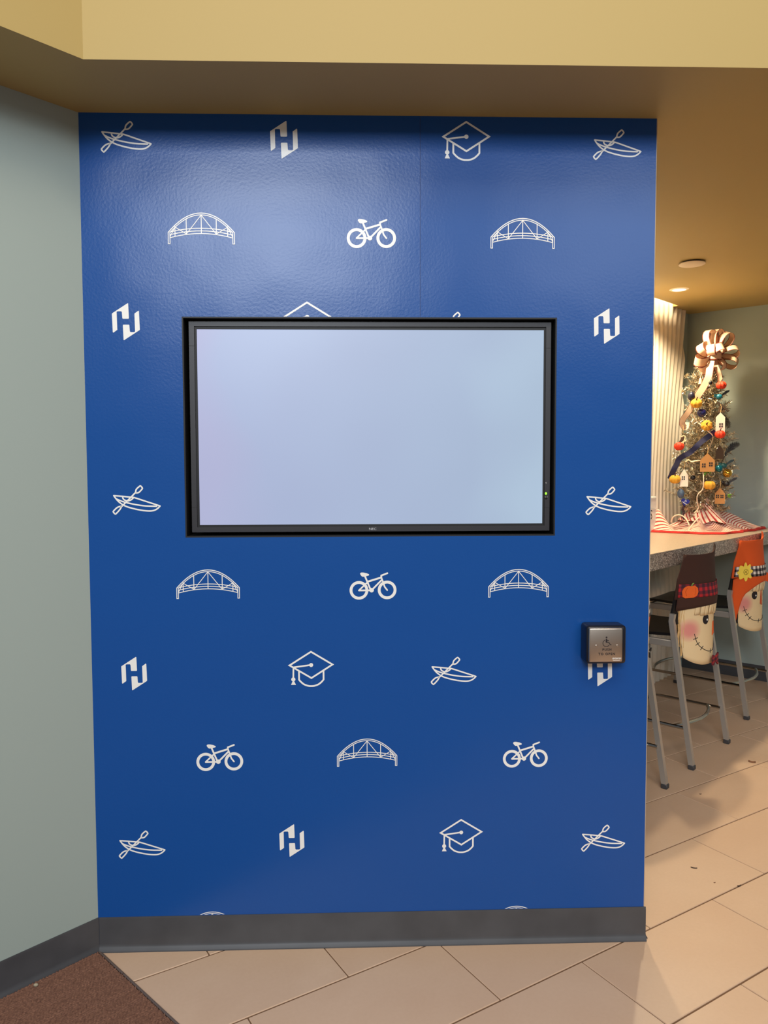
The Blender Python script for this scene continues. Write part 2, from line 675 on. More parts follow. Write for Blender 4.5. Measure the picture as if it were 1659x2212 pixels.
def bike(e):
    bm = new()
    sc_ = .0904
    E_ = lambda q: e(((q[0] - 800) * sc_, (q[1] - 605) * sc_))
    for c in ((450, 708), (1145, 703)):
        stroke2(bm, circ(c, 196), 70, True, E_)
    poly2(bm, [(478, 300), (490, 275), (520, 266), (560, 267), (640, 284), (690, 306), (704, 320), (696, 340), (640, 356), (600, 366), (545, 372), (510, 350)], E_)
    for pts, wd in (([(600, 360), (740, 700)], 42), ([(660, 495), (1000, 393)], 46), ([(1012, 455), (780, 690)], 42), ([(1000, 385), (1040, 490), (1085, 625), (1148, 708)], 38),
                    ([(1152, 287), (1002, 345), (1000, 400)], 42), ([(655, 515), (450, 708)], 38), ([(450, 710), (760, 708)], 42)):
        stroke2(bm, pts, wd, False, E_)
    disc2(bm, (762, 706), 56, E_)
    return bm


def letter_mark(e):
    bm = new()
    sc_ = .0663
    E_ = lambda q: e(((q[0] - 800) * sc_, (q[1] - 783) * sc_))
    P1 = [(364, 540), (372, 520), (868, 200), (884, 208), (898, 668), (886, 690), (706, 690), (692, 672), (680, 480), (660, 456), (545, 456), (515, 474), (524, 1040), (398, 1130), (380, 1112)]
    poly2(bm, P1, E_)
    poly2(bm, [(1600 - x, 1566 - y) for x, y in P1], E_)
    return bm


def put_icons(fn, name, spots):
    for s in spots:
        b = fn(on_wall(s[:2], KPX * (s[2] if len(s) > 2 else 1)))
        if len(s) > 3:
            ax, lim, sg = s[3]
            geom = b.verts[:] + b.edges[:] + b.faces[:]
            co = Vector((0, 0, lim)) if ax == 'z' else Vector((lim, 0, 0))
            no = Vector((0, 0, sg)) if ax == 'z' else Vector((sg, 0, 0))
            bmesh.ops.bisect_plane(b, geom=geom, plane_co=co, plane_no=no, clear_outer=True)
        finish(name, b, M_WHITE, wall, smooth=False)


put_icons(kayak, 'kayak_print', [(272.5, 296, 1.0), (1333.5, 313, .985), (295, 1080, .97), (1314.5, 1082, .955), (980, 1449, .955), (307, 1824, .965), (1303, 1810, .94), (980, 706, .97, ('z', OZ1 + .001, -1))])
put_icons(letter_mark, 'letter_mark_print', [(613.5, 302, 1.0), (272, 695, 1.0), (1310.5, 704.5, .97), (290, 1455, .95), (1296, 1447, .94), (630.5, 1815.5, .95)])
put_icons(cap, 'graduation_cap_print', [(1007, 305, 1.0), (672, 1445, .965), (996, 1806, .94), (663.5, 694, 1.0, ('z', OZ1 + .001, -1))])
put_icons(bridge, 'bridge_print', [(435, 494, 1.02), (1129, 504.5, 1.0), (449.5, 1262, .99), (1120, 1260, .97), (793, 1625.5, .965), (459, 1998, .95, ('z', .1035, -1)), (1115, 1985, .94, ('z', .1035, -1))])
put_icons(bike, 'bicycle_print', [(802.5, 505, 1.0), (806, 1266, .975), (475, 1636.5, .975), (1135, 1630, .955)])

# ---- left wall, at 45 degrees
bm = new()
L_END = 3.2
dL = Vector((-1, -1, 0)) / S2
nL = Vector((-1, 1, 0)) / S2
prism(bm, [Vector((0, 0, 0)), dL * L_END, dL * L_END + nL * .2, nL * .2 + Vector((.2, .2, 0)) / S2], H)
tag(finish('wall_left', bm, M_TEAL, smooth=False), kind='structure')


def cove_base(name, a, b, n, ends=False):
    """rubber cove base from a to b; n points out of the wall"""
    a, b, n = Vector(a), Vector(b), Vector(n)
    prof = [(0, 0), (.0145, 0), (.0135, .004), (.0075, .012), (.0045, .022), (.004, .096), (.0025, .1016), (0, .1016)]
    bm = new()
    prism(bm, [a + n * d + Vector((0, 0, z)) for d, z in prof], 1.0, b - a)
    return tag(finish(name, bm, M_BASE, angle=30), kind='structure')


cove_base('baseboard_front', (0.004, 0, 0), (W + .006, 0, 0), (0, -1, 0))
cove_base('baseboard_left', (0, 0, 0), dL * L_END, (1 / S2, -1 / S2, 0))
cove_base('baseboard_end', (W, 0, 0), (W, TH, 0), (1, 0, 0))

# ---- back wall and its base
bw = 6.255 / S2
bm = new()
prism(bm, [PQ(bw, .5), PQ(bw, -4.2), PQ(bw + .15, -4.2), PQ(bw + .15, .5)], 2.75)
tag(finish('wall_back', bm, M_TEAL, smooth=False), kind='structure')
cove_base('baseboard_back', PQ(bw, .02), PQ(bw, -4.2), PQ(-1, 0))

# ---- carved wave panel wall behind the bar
P0, P1 = 1.9, 4.27
bm = new()
NX, NZ = 400, 110
ZT = 2.72


def wave_h(p, z):
    ph = p / .066 + 1.5 * math.sin(1.35 * z + 1.1 * p) + .9 * math.sin(2.9 * z - 2.3 * p + 1.0) - 1.5 * z
    a = .55 + .45 * math.sin(1.9 * z + 5.0 * p + .6)
    fr = ph - math.floor(ph)
    s = (fr / .34) if fr < .34 else (1 - fr) / .66
    s = s * s * (3 - 2 * s)
    return .004 + (.005 + .012 * a) * s


grid = []
for j in range(NZ + 1):
    z = ZT * j / NZ
    grid.append([bm.verts.new(PQ(P0 + (P1 - P0) * i / NX, -wave_h(P0 + (P1 - P0) * i / NX, z), z)) for i in range(NX + 1)])
for j in range(NZ):
    for i in range(NX):
        bm.faces.new((grid[j][i], grid[j][i + 1], grid[j + 1][i + 1], grid[j + 1][i]))
bk = [[bm.verts.new(PQ(p, .02, z)) for p in (P0, P1)] for z in (0, ZT)]
for f in ([grid[j][NX] for j in range(NZ + 1)] + [bk[1][1], bk[0][1]], [grid[j][0] for j in range(NZ, -1, -1)] + [bk[0][0], bk[1][0]], grid[NZ] + [bk[1][1], bk[1][0]]):
    bm.faces.new(f)
bm.faces.new((bk[0][0], bk[0][1], bk[1][1], bk[1][0]))
bmesh.ops.recalc_face_normals(bm, faces=bm.faces[:])
tag(finish('wall_carved', bm, mat('carved_panel_white', (226, 214, 196), .5), angle=80), kind='structure')
bm = new()
prism(bm, [PQ(P0, .025), PQ(bw - .002, .025), PQ(bw - .002, .16), PQ(P0, .16)], 2.75)
tag(finish('wall_bar', bm, M_TEAL, smooth=False), kind='structure')

# ---- ceiling and bulkhead
GS = .028


def cz(v):
    return Vector((v[0], v[1], H + GS * max(v[1], 0)))


bm = new()
soff = [(-2.3, -2.3), (0, 0), (7, 0), (7, -.185), (.077, -.185), (-2.19, -2.452)]
prism(bm, [Vector((x, y, H)) for x, y in soff], .12)
barc = [(.078, 0), (7, 0), (7, -.6)][:2] + [(6.3, .0)][:0]
c_poly = [Vector((.078, 0, 0)), Vector((6.2, 0, 0)), PQ(bw, -4.2), PQ(bw, .02), PQ(4.06, .02), PQ(4.06, -.055), PQ(.055, -.055)]
c_poly = [Vector((.078, 0, 0)), Vector((6.25, 0, 0)), PQ(bw, .02), PQ(4.06, .02), PQ(4.06, -.055)]
bm2 = new()
prism(bm2, [cz(v) for v in c_poly], .03)
tag(finish('ceiling', bm, M_YEL, smooth=False), kind='structure')
tag(finish('ceiling_bar', bm2, M_YEL, smooth=False), kind='structure')
# light cove in the slot between ceiling and carved wall
bm = new()
zc = 2.545
for a, b in ((PQ(1.0, -.30), PQ(4.06, -.30)), (PQ(4.06, -.30), PQ(4.06, .02))):
    d = (b - a).normalized()
    nn = Vector((-d.y, d.x, 0)) * -.01
    prism(bm, [Vector((a.x, a.y, zc)), Vector((b.x, b.y, zc)), Vector((b.x, b.y, zc)) + nn, Vector((a.x, a.y, zc)) + nn], .2)
prism(bm, [Vector((v.x, v.y, 2.745)) for v in (PQ(1.0, -.31), PQ(4.07, -.31), PQ(4.07, .02), PQ(1.0, .02))], .02)
tag(finish('trim_1', bm, mat('cove_white', (235, 228, 215), .6), smooth=False), kind='structure')
lt = area('cove_strip_light', PQ(2.75, -.13, 2.735), PQ(2.75, -.05, 2.3), 2.5, .05, 36, (1.0, .81, .53))
lt.rotation_euler = (math.radians(-8), 0, math.radians(45))

# upper bulkhead face above the soffit
bm = new()
HB = H - .0006
prism(bm, [Vector((7, -.279, HB)), Vector((.1155, -.279, HB)), Vector((-2.1, -2.495, HB)), Vector((-2.2, -2.395, HB)), Vector((.0745, -.179, HB)), Vector((7, -.179, HB))], 2.6)
tag(finish('wall_upper', bm, M_YEL, smooth=False), kind='structure')

# ---- floor: screed, tiles at 30 degrees, carpet
bm = new()
box(bm, -2.4, 7, -4.5, 4.9, -.12, -.003)
floor = tag(finish('floor', bm, M_GROUT, smooth=False), kind='structure')
TA = .5217
uu = Vector((math.cos(TA), math.sin(TA), 0))
vv = Vector((math.sin(TA), -math.cos(TA), 0))
TW, TL = .3005, .6072
T0 = Vector((.5863, .1105, 0))
cA, cB = Vector((.004, -.016, 0)), Vector((.304, -.316, 0))
cD = (cB - cA).normalized()
cN = Vector((-cD.y, cD.x, 0))        # towards the tiles (up right)
if cN.x < 0:
    cN = -cN


def tile_bm(lx, ly):
    b = new()
    box(b, -lx / 2, lx / 2, -ly / 2, ly / 2, -.010, 0, bevel=.0015, seg=1)
    return b


G = .0055
tile_me = bpy.data.meshes.new('tile')
b = tile_bm(TL - G * .62, TW - G)
b.to_mesh(tile_me)
b.free()
tile_me.materials.append(M_TILE)
inv_rot = Matrix.Rotation(-TA, 3, 'Z')
for line in range(-13, 9):
    off = .0238 + (.304 * line)
    off = .32 + .3045 * (line - 1)
    for k in range(-14, 12):
        c = T0 + uu * (off + TL * (k + .5)) + vv * (line + .5) * TW
        if not (-.75 < c.x < 4.6 and -2.3 < c.y < 4.3):
            continue
        if (c.x + c.y) / S2 > bw + .25 or (c.y - c.x) / S2 > .3:
            continue
        if c.x < W - .35 and c.y > .35:
            continue
        s = (c - cA).dot(cN)
        if s < -.36:
            continue
        if s < .36:
            b = tile_bm(TL - G * .62, TW - G)
            lp = inv_rot @ (cA + cN * .006 - c)
            ln = inv_rot @ cN
            bmesh.ops.bisect_plane(b, geom=b.verts[:] + b.edges[:] + b.faces[:], plane_co=lp, plane_no=-ln, clear_outer=True)
            if not b.faces:
                b.free()
                continue
            o = finish('tile', b, M_TILE, floor, smooth=False)
        else:
            o = bpy.data.objects.new('tile', tile_me)
            COL.objects.link(o)
            o.parent = floor
        o.location = c + Vector((0, 0, random.uniform(-.0004, 0)))
        o.rotation_euler = (0, 0, TA)
# carpet: rows of loops along the left wall
M_CARPET = mat('brown_carpet', (138, 98, 78), .95, noise=(160, (86, 56, 44), .5))
bm = new()
du, dv = .0042, .0023
nu, nv = 190, 330
rows = []
a0 = Vector((-.0010, -.0150, 0))
e1 = Vector((-1, -1, 0)) / S2
e2 = Vector((1, -1, 0)) / S2
for i in range(nu + 1):
    rw = []
    for j in range(nv + 1):
        x, y = i * du, .004 + j * dv
        rowi = y / .0072
        z = .0048 + .0042 * math.cos(2 * PI * rowi) + .0018 * math.sin(2 * PI * x / .0095 + 2.4 * math.floor(rowi + .5)) + random.uniform(-.0009, .0009)
        rw.append(bm.verts.new(a0 + e1 * x + e2 * y + Vector((0, 0, z))))
    rows.append(rw)
for i in range(nu):
    for j in range(nv):
        bm.faces.new((rows[i][j], rows[i + 1][j], rows[i + 1][j + 1], rows[i][j + 1]))
carpet = tag(finish('carpet', bm, M_CARPET, angle=180), 'brown looped walk-off carpet in the corner by the left wall', 'carpet')
# dark edge strip between carpet and tiles
bm = new()
a = cA + cN * .0005
prism(bm, [a, a + cN * .0075, a + cN * .0075 + Vector((0, 0, .003)), a + cN * .004 + Vector((0, 0, .005)), a + Vector((0, 0, .004))], 1.0, cD * 1.2)
tag(finish('edge_strip', bm, mat('strip_grey', (98, 84, 78), .4), carpet), 'grey metal edge strip')

# ------------------------------------------------------------------ display in the recess
YT = .020
pt = lambda x, y: at_y(x, y, YT)
bx0, bx1 = (pt(410.5, 693).x + pt(412, 1148).x) / 2, (pt(1190.5, 697).x + pt(1187, 1148).x) / 2
bz1, bz0 = pt(800, 695).z, pt(800, 1148).z
sx0, sx1 = (pt(425, 709).x + pt(430, 1133).x) / 2, (pt(1177, 714).x + pt(1171, 1133).x) / 2
sz1, sz0 = pt(800, 711.5).z, pt(800, 1132.5).z
tv = empty('wall_display', ((bx0 + bx1) / 2, .08, bz0))
tag(tv, 'wide black framed display with a blank pale blue screen set into the blue wall', 'television')
ox, oz = tv.location.x, tv.location.z


def tvb(name, x0, x1, z0, z1, y0, y1, m, bev=0):
    b = new()
    box(b, x0 - ox, x1 - ox, y0 - .08, y1 - .08, z0 - oz, z1 - oz, bevel=bev)
    return finish(name, b, m, tv, smooth=False)


fw = .0150
bm = new()
for x0, x1, z0, z1 in ((bx0, bx0 + fw, bz0, bz1), (bx1 - fw, bx1, bz0, bz1), (bx0 + fw, bx1 - fw, bz1 - fw * .93, bz1), (bx0 + fw, bx1 - fw, bz0, bz0 + fw)):
    box(bm, x0 - ox, x1 - ox, YT - .08, YT - .03, z0 - oz, z1 - oz)
finish('bezel', bm, M_BEZEL, tv, smooth=False)
bm = new()
for x0, x1, z0, z1 in ((bx0 + fw, sx0, bz0 + fw, bz1 - fw), (sx1, bx1 - fw, bz0 + fw, bz1 - fw), (sx0, sx1, sz1, bz1 - fw * .93), (sx0, sx1, bz0 + fw, sz0)):
    box(bm, x0 - ox, x1 - ox, YT - .076, YT - .04, z0 - oz, z1 - oz)
finish('inner_frame', bm, M_BLACK, tv, smooth=False)
for nm, (x0, x1, z0, z1) in (('bezel_joint', (bx0 - .0003, bx0 + fw, pt(410, 747).z - .0006, pt(410, 747).z + .0006)), ('bezel_joint', (bx0 - .0003, bx0 + fw, pt(410, 1096).z - .0006, pt(410, 1096).z + .0006)),
                             ('bezel_joint', (bx1 - fw, bx1 + .0003, pt(1190, 1096).z - .0006, pt(1190, 1096).z + .0006)), ('bezel_joint', (bx1 - fw, bx1 + .0003, pt(1190, 752).z - .0006, pt(1190, 752).z + .0006))):
    tvb(nm, x0, x1, z0, z1, YT - .0003, YT + .002, M_BLACK)
tvb('screen', sx0, sx1, sz0, sz1, YT + .006, YT + .012, screen_material())
tvb('housing', bx0 + .01, bx1 - .01, bz0 + .01, bz1 - .01, YT + .05, YT + .12, M_BLACK)
p = pt(1179.3, 1066)
bm = new()
ball(bm, .0031, (p.x - ox, YT - .08, p.z - oz), 1, .4, 1.25)
tag(finish('power_light', bm, mat('green_led', (120, 225, 40), .3, emit=2.2), tv), 'small lit green power light')
p = pt(1179.5, 1075.5)
bm = new()
ball(bm, .0045, (p.x - ox, YT - .08, p.z - oz), 1, .4, 1)
finish('sensor', bm, M_BLACK, tv)
for dx in (-1.5, 2.5):
    p = pt(1179 + dx, 1073.5)
    bm = new()
    ball(bm, .0009, (p.x - ox, YT - .0825, p.z - oz))
    finish('indicator', bm, M_WHITE, tv)
p = pt(1179.5, 1043)
bm = new()
e = lambda q: Vector((p.x - ox + q[0], YT - .0803, p.z - oz - q[1]))
stroke2(bm, [(.0008, -.002), (-.0012, 0), (.001, .0022)], .0007, False, e)
finish('symbol_mark', bm, M_WHITE, tv, smooth=False)
p = pt(805, 1144.6)
text_mesh('lettering', 'NEC', .0093, mat('lettering_grey', (190, 190, 196), .4), tv, (p.x - ox, YT - .0803, p.z - oz), (PI / 2, 0, 0), sx=1.25)

# ------------------------------------------------------------------ door push button
fr = at_y(1310.5, 1393.5, -.066)
pb = empty('push_button', (fr.x, 0, fr.z))
tag(pb, 'square steel push plate on a black box on the blue wall', 'button')
bm = new()
hw = .0585
box(bm, -hw, hw, -.066, -.0006, -.0565, .0565, bevel=.010, seg=3)
finish('button_box', bm, mat('box_navy_black', (18, 20, 30), .32), pb, angle=35)
bm = new()
box(bm, -.0530, .0455, -.0715, -.062, -.0490, .0510, bevel=.0045, seg=3)
finish('push_plate', bm, M_STEEL, pb, angle=35)
yb = -.0718
LVL[0] = 0
e = lambda q: Vector(((q[0] - 838) * .0001405, yb - .00004 * LVL[0], -(q[1] - 775) * .0001405))
bm = new()
disc2(bm, (820, 606), 19, e)
stroke2(bm, [(820, 650), (820, 700)], 32, False, e)
stroke2(bm, [(825, 672), (862, 672)], 18, False, e)
stroke2(bm, [(818, 705), (872, 712), (900, 762), (918, 758)], 15, False, e)
stroke2(bm, [(785, 662), (755, 690), (744, 720), (750, 755), (775, 785), (810, 798), (845, 792), (872, 772)], 12, False, e)
finish('wheelchair_symbol', bm, M_INK, pb, smooth=False)
k = .0001405
text_mesh('lettering', 'PUSH', .0094, M_INK, pb, ((832 - 838) * k, yb, -(882 - 775) * k), (PI / 2, 0, 0), space=1.3, bold=.00022)
text_mesh('lettering', 'TO OPEN', .0094, M_INK, pb, ((830 - 838) * k, yb, -(974 - 775) * k), (PI / 2, 0, 0), space=1.3, bold=.00022)
text_mesh('maker_mark', 'VORTEX', .0058, M_WHITE, pb, ((1056 - 838) * k, yb, -(1060 - 775) * k), (PI / 2, 0, 0), space=.95, bold=.00012)
bm = new()
stroke2(bm, circ((962, 1045), 13, 14), 8, True, e)
for i in range(9):
    stroke2(bm, [(962 + i * 16, 1084), (970 + i * 16, 1084)], 9, False, e)
finish('maker_symbol', bm, M_WHITE, pb, smooth=False)
for x in (608, 1043):
    bm = new()
    q = e((x, 777))
    lathe(bm, [(.003, 0), (.003, .001), (.0022, .0016), (.001, .0016)], 14)
    for v in bm.verts:
        v.co = Vector((q.x + v.co.x, q.y + .0003 - v.co.z, q.z + v.co.y))
    finish('screw', bm, M_STEEL, pb)

# ------------------------------------------------------------------ ceiling fittings in the bar
for px, py, r, lit in ((1495, 566, .064, False), (1467, 625, .056, True)):
    d = ray(px, py)
    tt = (H + GS * CAM.y - CAM.z) / (d.z - GS * d.y)
    c = CAM + d * tt
    f = empty('downlight' if lit else 'ceiling_cover_plate', c + Vector((0, 0, -.001)))
    if lit:
        tag(f, 'small lit round downlight in the yellow ceiling nearest the carved wall', 'ceiling light')
        bm = new()
        for k in range(24):
            a, b2 = 2 * PI * k / 24, 2 * PI * (k + 1) / 24
            P = lambda r_, a_, z_: Vector((r_ * math.cos(a_), r_ * math.sin(a_), z_))
            quad(bm, P(r, a, 0), P(r * .72, a, -.004), P(r * .72, b2, -.004), P(r, b2, 0))
            quad(bm, P(r * .72, a, -.004), P(r * .62, a, .022), P(r * .62, b2, .022), P(r * .72, b2, -.004))
        bmesh.ops.remove_doubles(bm, verts=bm.verts[:], dist=1e-5)
        finish('trim_ring', bm, mat('ring_white', (235, 225, 205), .4), f)
        bm = new()
        lathe(bm, [(r * .70, -.003), (r * .70, .010)], 24)
        finish('lamp', bm, mat('lamp_glow', (255, 238, 205), .4, emit=1.6), f)
    else:
        tag(f, 'blank white round cover plate on the yellow ceiling', 'ceiling plate')
        bm = new()
        lathe(bm, [(r * .98, -.012), (r, -.011), (r, -.008)], 32)
        finish('plate', bm, mat('plate_white', (226, 206, 178), .5), f)
        bm = new()
        lathe(bm, [(r * .8, -.008), (r * .8, .0)], 24)
        finish('plate_collar', bm, M_BLACK, f)

# ------------------------------------------------------------------ bar counter
ZC, QF = 1.04, -.632
ct = empty('bar_counter', PQ(3.0, 0, .958), PI / 4)
tag(ct, 'speckled stone-look bar counter along the carved white wall', 'counter')
bm = new()
box(bm, -1.55, bw - 3.0 - .004, QF + .0005, -.036, ZC - .004 - .958, ZC - .958, bevel=.001, seg=1)
finish('countertop', bm, mat('countertop_warm_lit', (204, 184, 160), .3, noise=(240, (176, 154, 130), .35)), ct, smooth=False)  # same speckled surface; warm light on the top painted in as paler beige
bm = new()
box(bm, -1.55, bw - 3.0 - .004, QF, QF + .03, 0, ZC - .0042 - .958, bevel=.002, seg=1)
finish('front_edge', bm, M_SPECK, ct, smooth=False)
bm = new()
box(bm, -1.55, bw - 3.0 - .01, QF + .032, -.036, .02, ZC - .0045 - .958)
finish('underside_board', bm, mat('underside', (150, 140, 128), .7), ct, smooth=False)

# ------------------------------------------------------------------ bar stools
ZS = .70
FY, UY, FRY = -.757, -.645, -.16


def make_stool():
    r = empty('bar_stool', (0, 0, 0), PI / 4)
    for s in (-1, 1):
        b = new()
        tube(b, [(s * .235, FY, .012), (s * .229, UY, ZS), (s * .2275, UY - .004, ZS + .035)], .0118, square=True)
        leg = finish('rear_leg', b, M_SILVER, r, angle=20)
        b = new()
        box(b, s * .235 - .0145, s * .235 + .0145, FY - .0145, FY + .0145, 0, .022, bevel=.003, seg=1)
        finish('foot_cap', b, M_FOOT, leg)
        b = new()
        tube(b, [(s * .23, FRY, .012), (s * .226, FRY - .012, ZS - .094)], .0118, square=True)
        leg = finish('front_leg', b, M_SILVER, r, angle=20)
        b = new()
        box(b, s * .23 - .0145, s * .23 + .0145, FRY - .0145, FRY + .0145, 0, .022, bevel=.003, seg=1)
        finish('foot_cap', b, M_FOOT, leg)
        b = new()
        box(b, s * .226 - .011, s * .226 + .011, UY - .012, FRY + .0, ZS - .128, ZS - .094, bevel=.003, seg=1)
        finish('seat_rail', b, M_SILVER, r)
        b = new()
        z = .185
        tube(b, [(s * .222, FY + .032, z), (s * .221, FRY - .02, z)], .0085)
        finish('foot_rail', b, M_CHROME, r)
    for nm, y0, bu in (('rear_footrest', -.66, -.055), ('front_footrest', -.20, .055)):
        b = new()
        tube(b, [(x, y0 + bu * (1 - (x / .22) ** 2), .185) for x in [-.22 + .44 * i / 12 for i in range(13)]], .009)
        finish(nm, b, M_CHROME, r)
    b = new()
    tube(b, [(-.215, FRY - .01, ZS - .108), (.215, FRY - .01, ZS - .108)], .010, square=True)
    finish('front_rail', b, M_SILVER, r)
    # seat: thin black shell with a waterfall front
    b = new()
    N = 14
    top, bot = [], []
    for i in range(N + 1):
        t_ = i / N
        y = UY + .0 + (FRY + .045 - UY) * t_
        z = ZS - .068 - .012 * math.sin(PI * t_) - (.05 * max(0, t_ - .82) ** 1.5 * 6 if t_ > .82 else 0)
        hw = .212 + .012 * math.sin(PI * t_)
        top.append([b.verts.new((x * hw, y, z + .006 * x * x)) for x in (-1, -.5, 0, .5, 1)])
        bot.append([b.verts.new((x * hw, y, z + .006 * x * x - .014)) for x in (-1, -.5, 0, .5, 1)])
    for i in range(N):
        for k in range(4):
            b.faces.new((top[i][k], top[i][k + 1], top[i + 1][k + 1], top[i + 1][k]))
            b.faces.new((bot[i][k], bot[i + 1][k], bot[i + 1][k + 1], bot[i][k + 1]))
        for k in (0, 4):
            b.faces.new((top[i][k], top[i + 1][k], bot[i + 1][k], bot[i][k]))
    for i in (0, N):
        for k in range(4):
            b.faces.new((top[i][k], bot[i][k], bot[i][k + 1], top[i][k + 1]))
    bmesh.ops.recalc_face_normals(b, faces=b.faces[:])
    finish('seat', b, M_SEAT, r, angle=50)
    # curved black back shell between the uprights
    b = new()
    rows = []
    for d in (0, .010):
        g = []
        for i in range(9):
            h = ZS - .02 + (.945 - ZS + .02) * i / 8
            y0 = UY + .006 - (h - ZS) * .125
            hw = .236 - .05 * (i / 8) ** .8 if i < 8 else .17
            g.append([b.verts.new((hw * x, y0 - .062 * (1 - x * x) * (1 - .35 * i / 8) + d, h)) for x in [k / 6 - 1 for k in range(13)]])
        rows.append(g)
    for d, g in enumerate(rows):
        for i in range(8):
            for k in range(12):
                q = (g[i][k], g[i][k + 1], g[i + 1][k + 1], g[i + 1][k])
                b.faces.new(q if d == 0 else q[::-1])
    for i in range(8):
        for k in (0, 12):
            b.faces.new((rows[0][i][k], rows[0][i + 1][k], rows[1][i + 1][k], rows[1][i][k]))
    for i in (0, 8):
        for k in range(12):
            b.faces.new((rows[0][i][k], rows[0][i][k + 1], rows[1][i][k + 1], rows[1][i][k]))
    bmesh.ops.recalc_face_normals(b, faces=b.faces[:])
    finish('backrest', b, M_SEAT, r, angle=50)
    return r


def copy_tree(o, parent=None):
    c = o.copy()
    COL.objects.link(c)
    c.parent = parent
    for ch in o.children:
        copy_tree(ch, c)
    return c


STOOLS = [(2.045, -.003, 'bar stool under the orange cover cut off by the blue wall edge'),
          (2.812, -.008, 'silver legged bar stool wearing the brown hat scarecrow cover'),
          (3.747, .042, 'silver legged bar stool wearing the orange hat scarecrow cover with sunflower')]
proto = make_stool()
stools = []
for i, (p, q, lb) in enumerate(STOOLS):
    o = proto if i == 0 else copy_tree(proto)
    o.location = PQ(p, q, 0)
    tag(o, lb, 'stool', 'bar stools along the counter')
    stools.append(o)

# ------------------------------------------------------------------ scarecrow chair covers


def sag(h):
    return .10 if h < .80 else max(.05, .10 - (h - .80) * .25)


def cov(x, h, off=0.0):
    dy = .2 * x * sag(h) / .04
    n = Vector((dy, -1.0, 0)).normalized()
    y = -.615 - max(0, h - .70) * .11 - sag(h) * (1 - (x / .2) ** 2) - .028
    return Vector((x, y, h)) + n * off


def sheet(name, outline, m, parent, off, thick=.0022, nx=28, mirror=True, flat=True):
    """felt piece: outline(h-range) given as rows (h, x0, x1) -> grid on the cover surface"""
    b = new()
    fl = b.verts.layers.float_vector.new('flat')
    g = []
    for h, x0, x1 in outline:
        row = []
        for i in range(nx + 1):
            x = x0 + (x1 - x0) * i / nx
            hh = h(x) if callable(h) else h
            v = b.verts.new(cov(x, hh, off))
            v[fl] = (x, hh, 0)
            row.append(v)
        g.append(row)
    for j in range(len(g) - 1):
        for i in range(nx):
            b.faces.new((g[j][i], g[j][i + 1], g[j + 1][i + 1], g[j + 1][i]))
    bmesh.ops.recalc_face_normals(b, faces=b.faces[:])
    o = finish(name, b, m, parent, angle=80)
    md = o.modifiers.new('felt', 'SOLIDIFY')
    md.thickness = thick
    md.offset = 0
    return o


def lerp_rows(rows, n=8):
    out = []
    for (a, b) in zip(rows, rows[1:]):
        for i in range(n):
            t_ = i / n
            if callable(a[0]) or callable(b[0]):
                fa = a[0] if callable(a[0]) else (lambda x, v=a[0]: v)
                fb = b[0] if callable(b[0]) else (lambda x, v=b[0]: v)
                hh = (lambda x, fa=fa, fb=fb, t_=t_: fa(x) * (1 - t_) + fb(x) * t_)
            else:
                hh = a[0] * (1 - t_) + b[0] * t_
            out.append((hh, a[1] * (1 - t_) + b[1] * t_, a[2] * (1 - t_) + b[2] * t_))
    out.append(rows[-1])
    return out


def disc_on(name, cx, ch, rx, rh, m, parent, off, shape=None, n=24):
    b = new()
    pts = [(cx + rx * math.cos(2 * PI * k / n), ch + rh * math.sin(2 * PI * k / n)) for k in range(n)] if shape is None else shape
    b.faces.new([b.verts.new(cov(x, h, off)) for x, h in pts])
    bmesh.ops.triangulate(b, faces=b.faces[:])
    r_ = bmesh.ops.extrude_face_region(b, geom=b.faces[:])
    vs = [v for v in r_['geom'] if isinstance(v, bmesh.types.BMVert)]
    for v in vs:
        v.co += Vector((-.55, -.83, 0)) * .0022 if cx < 0 else Vector((.4, -.9, 0)) * .0022
    bmesh.ops.recalc_face_normals(b, faces=b.faces[:])
    return finish(name, b, m, parent, smooth=False)


def line_on(name, pts, wd, m, parent, off):
    b = new()
    for seg in pts:
        tube(b, [cov(x, h, off) for x, h in seg], wd, 5)
    return finish(name, b, m, parent)


M_PLAID = check_material('red_plaid', (186, 34, 42), (112, 30, 44), (62, 26, 40), .033)
M_GING = check_material('black_gingham', (236, 226, 214), (112, 100, 100), (22, 18, 24), .031)
M_EYEW = mat('eye_glint', (250, 248, 240), .5)
M_RAFFIA = mat('raffia', (222, 186, 128), .8, noise=(60, (190, 150, 96), .6))


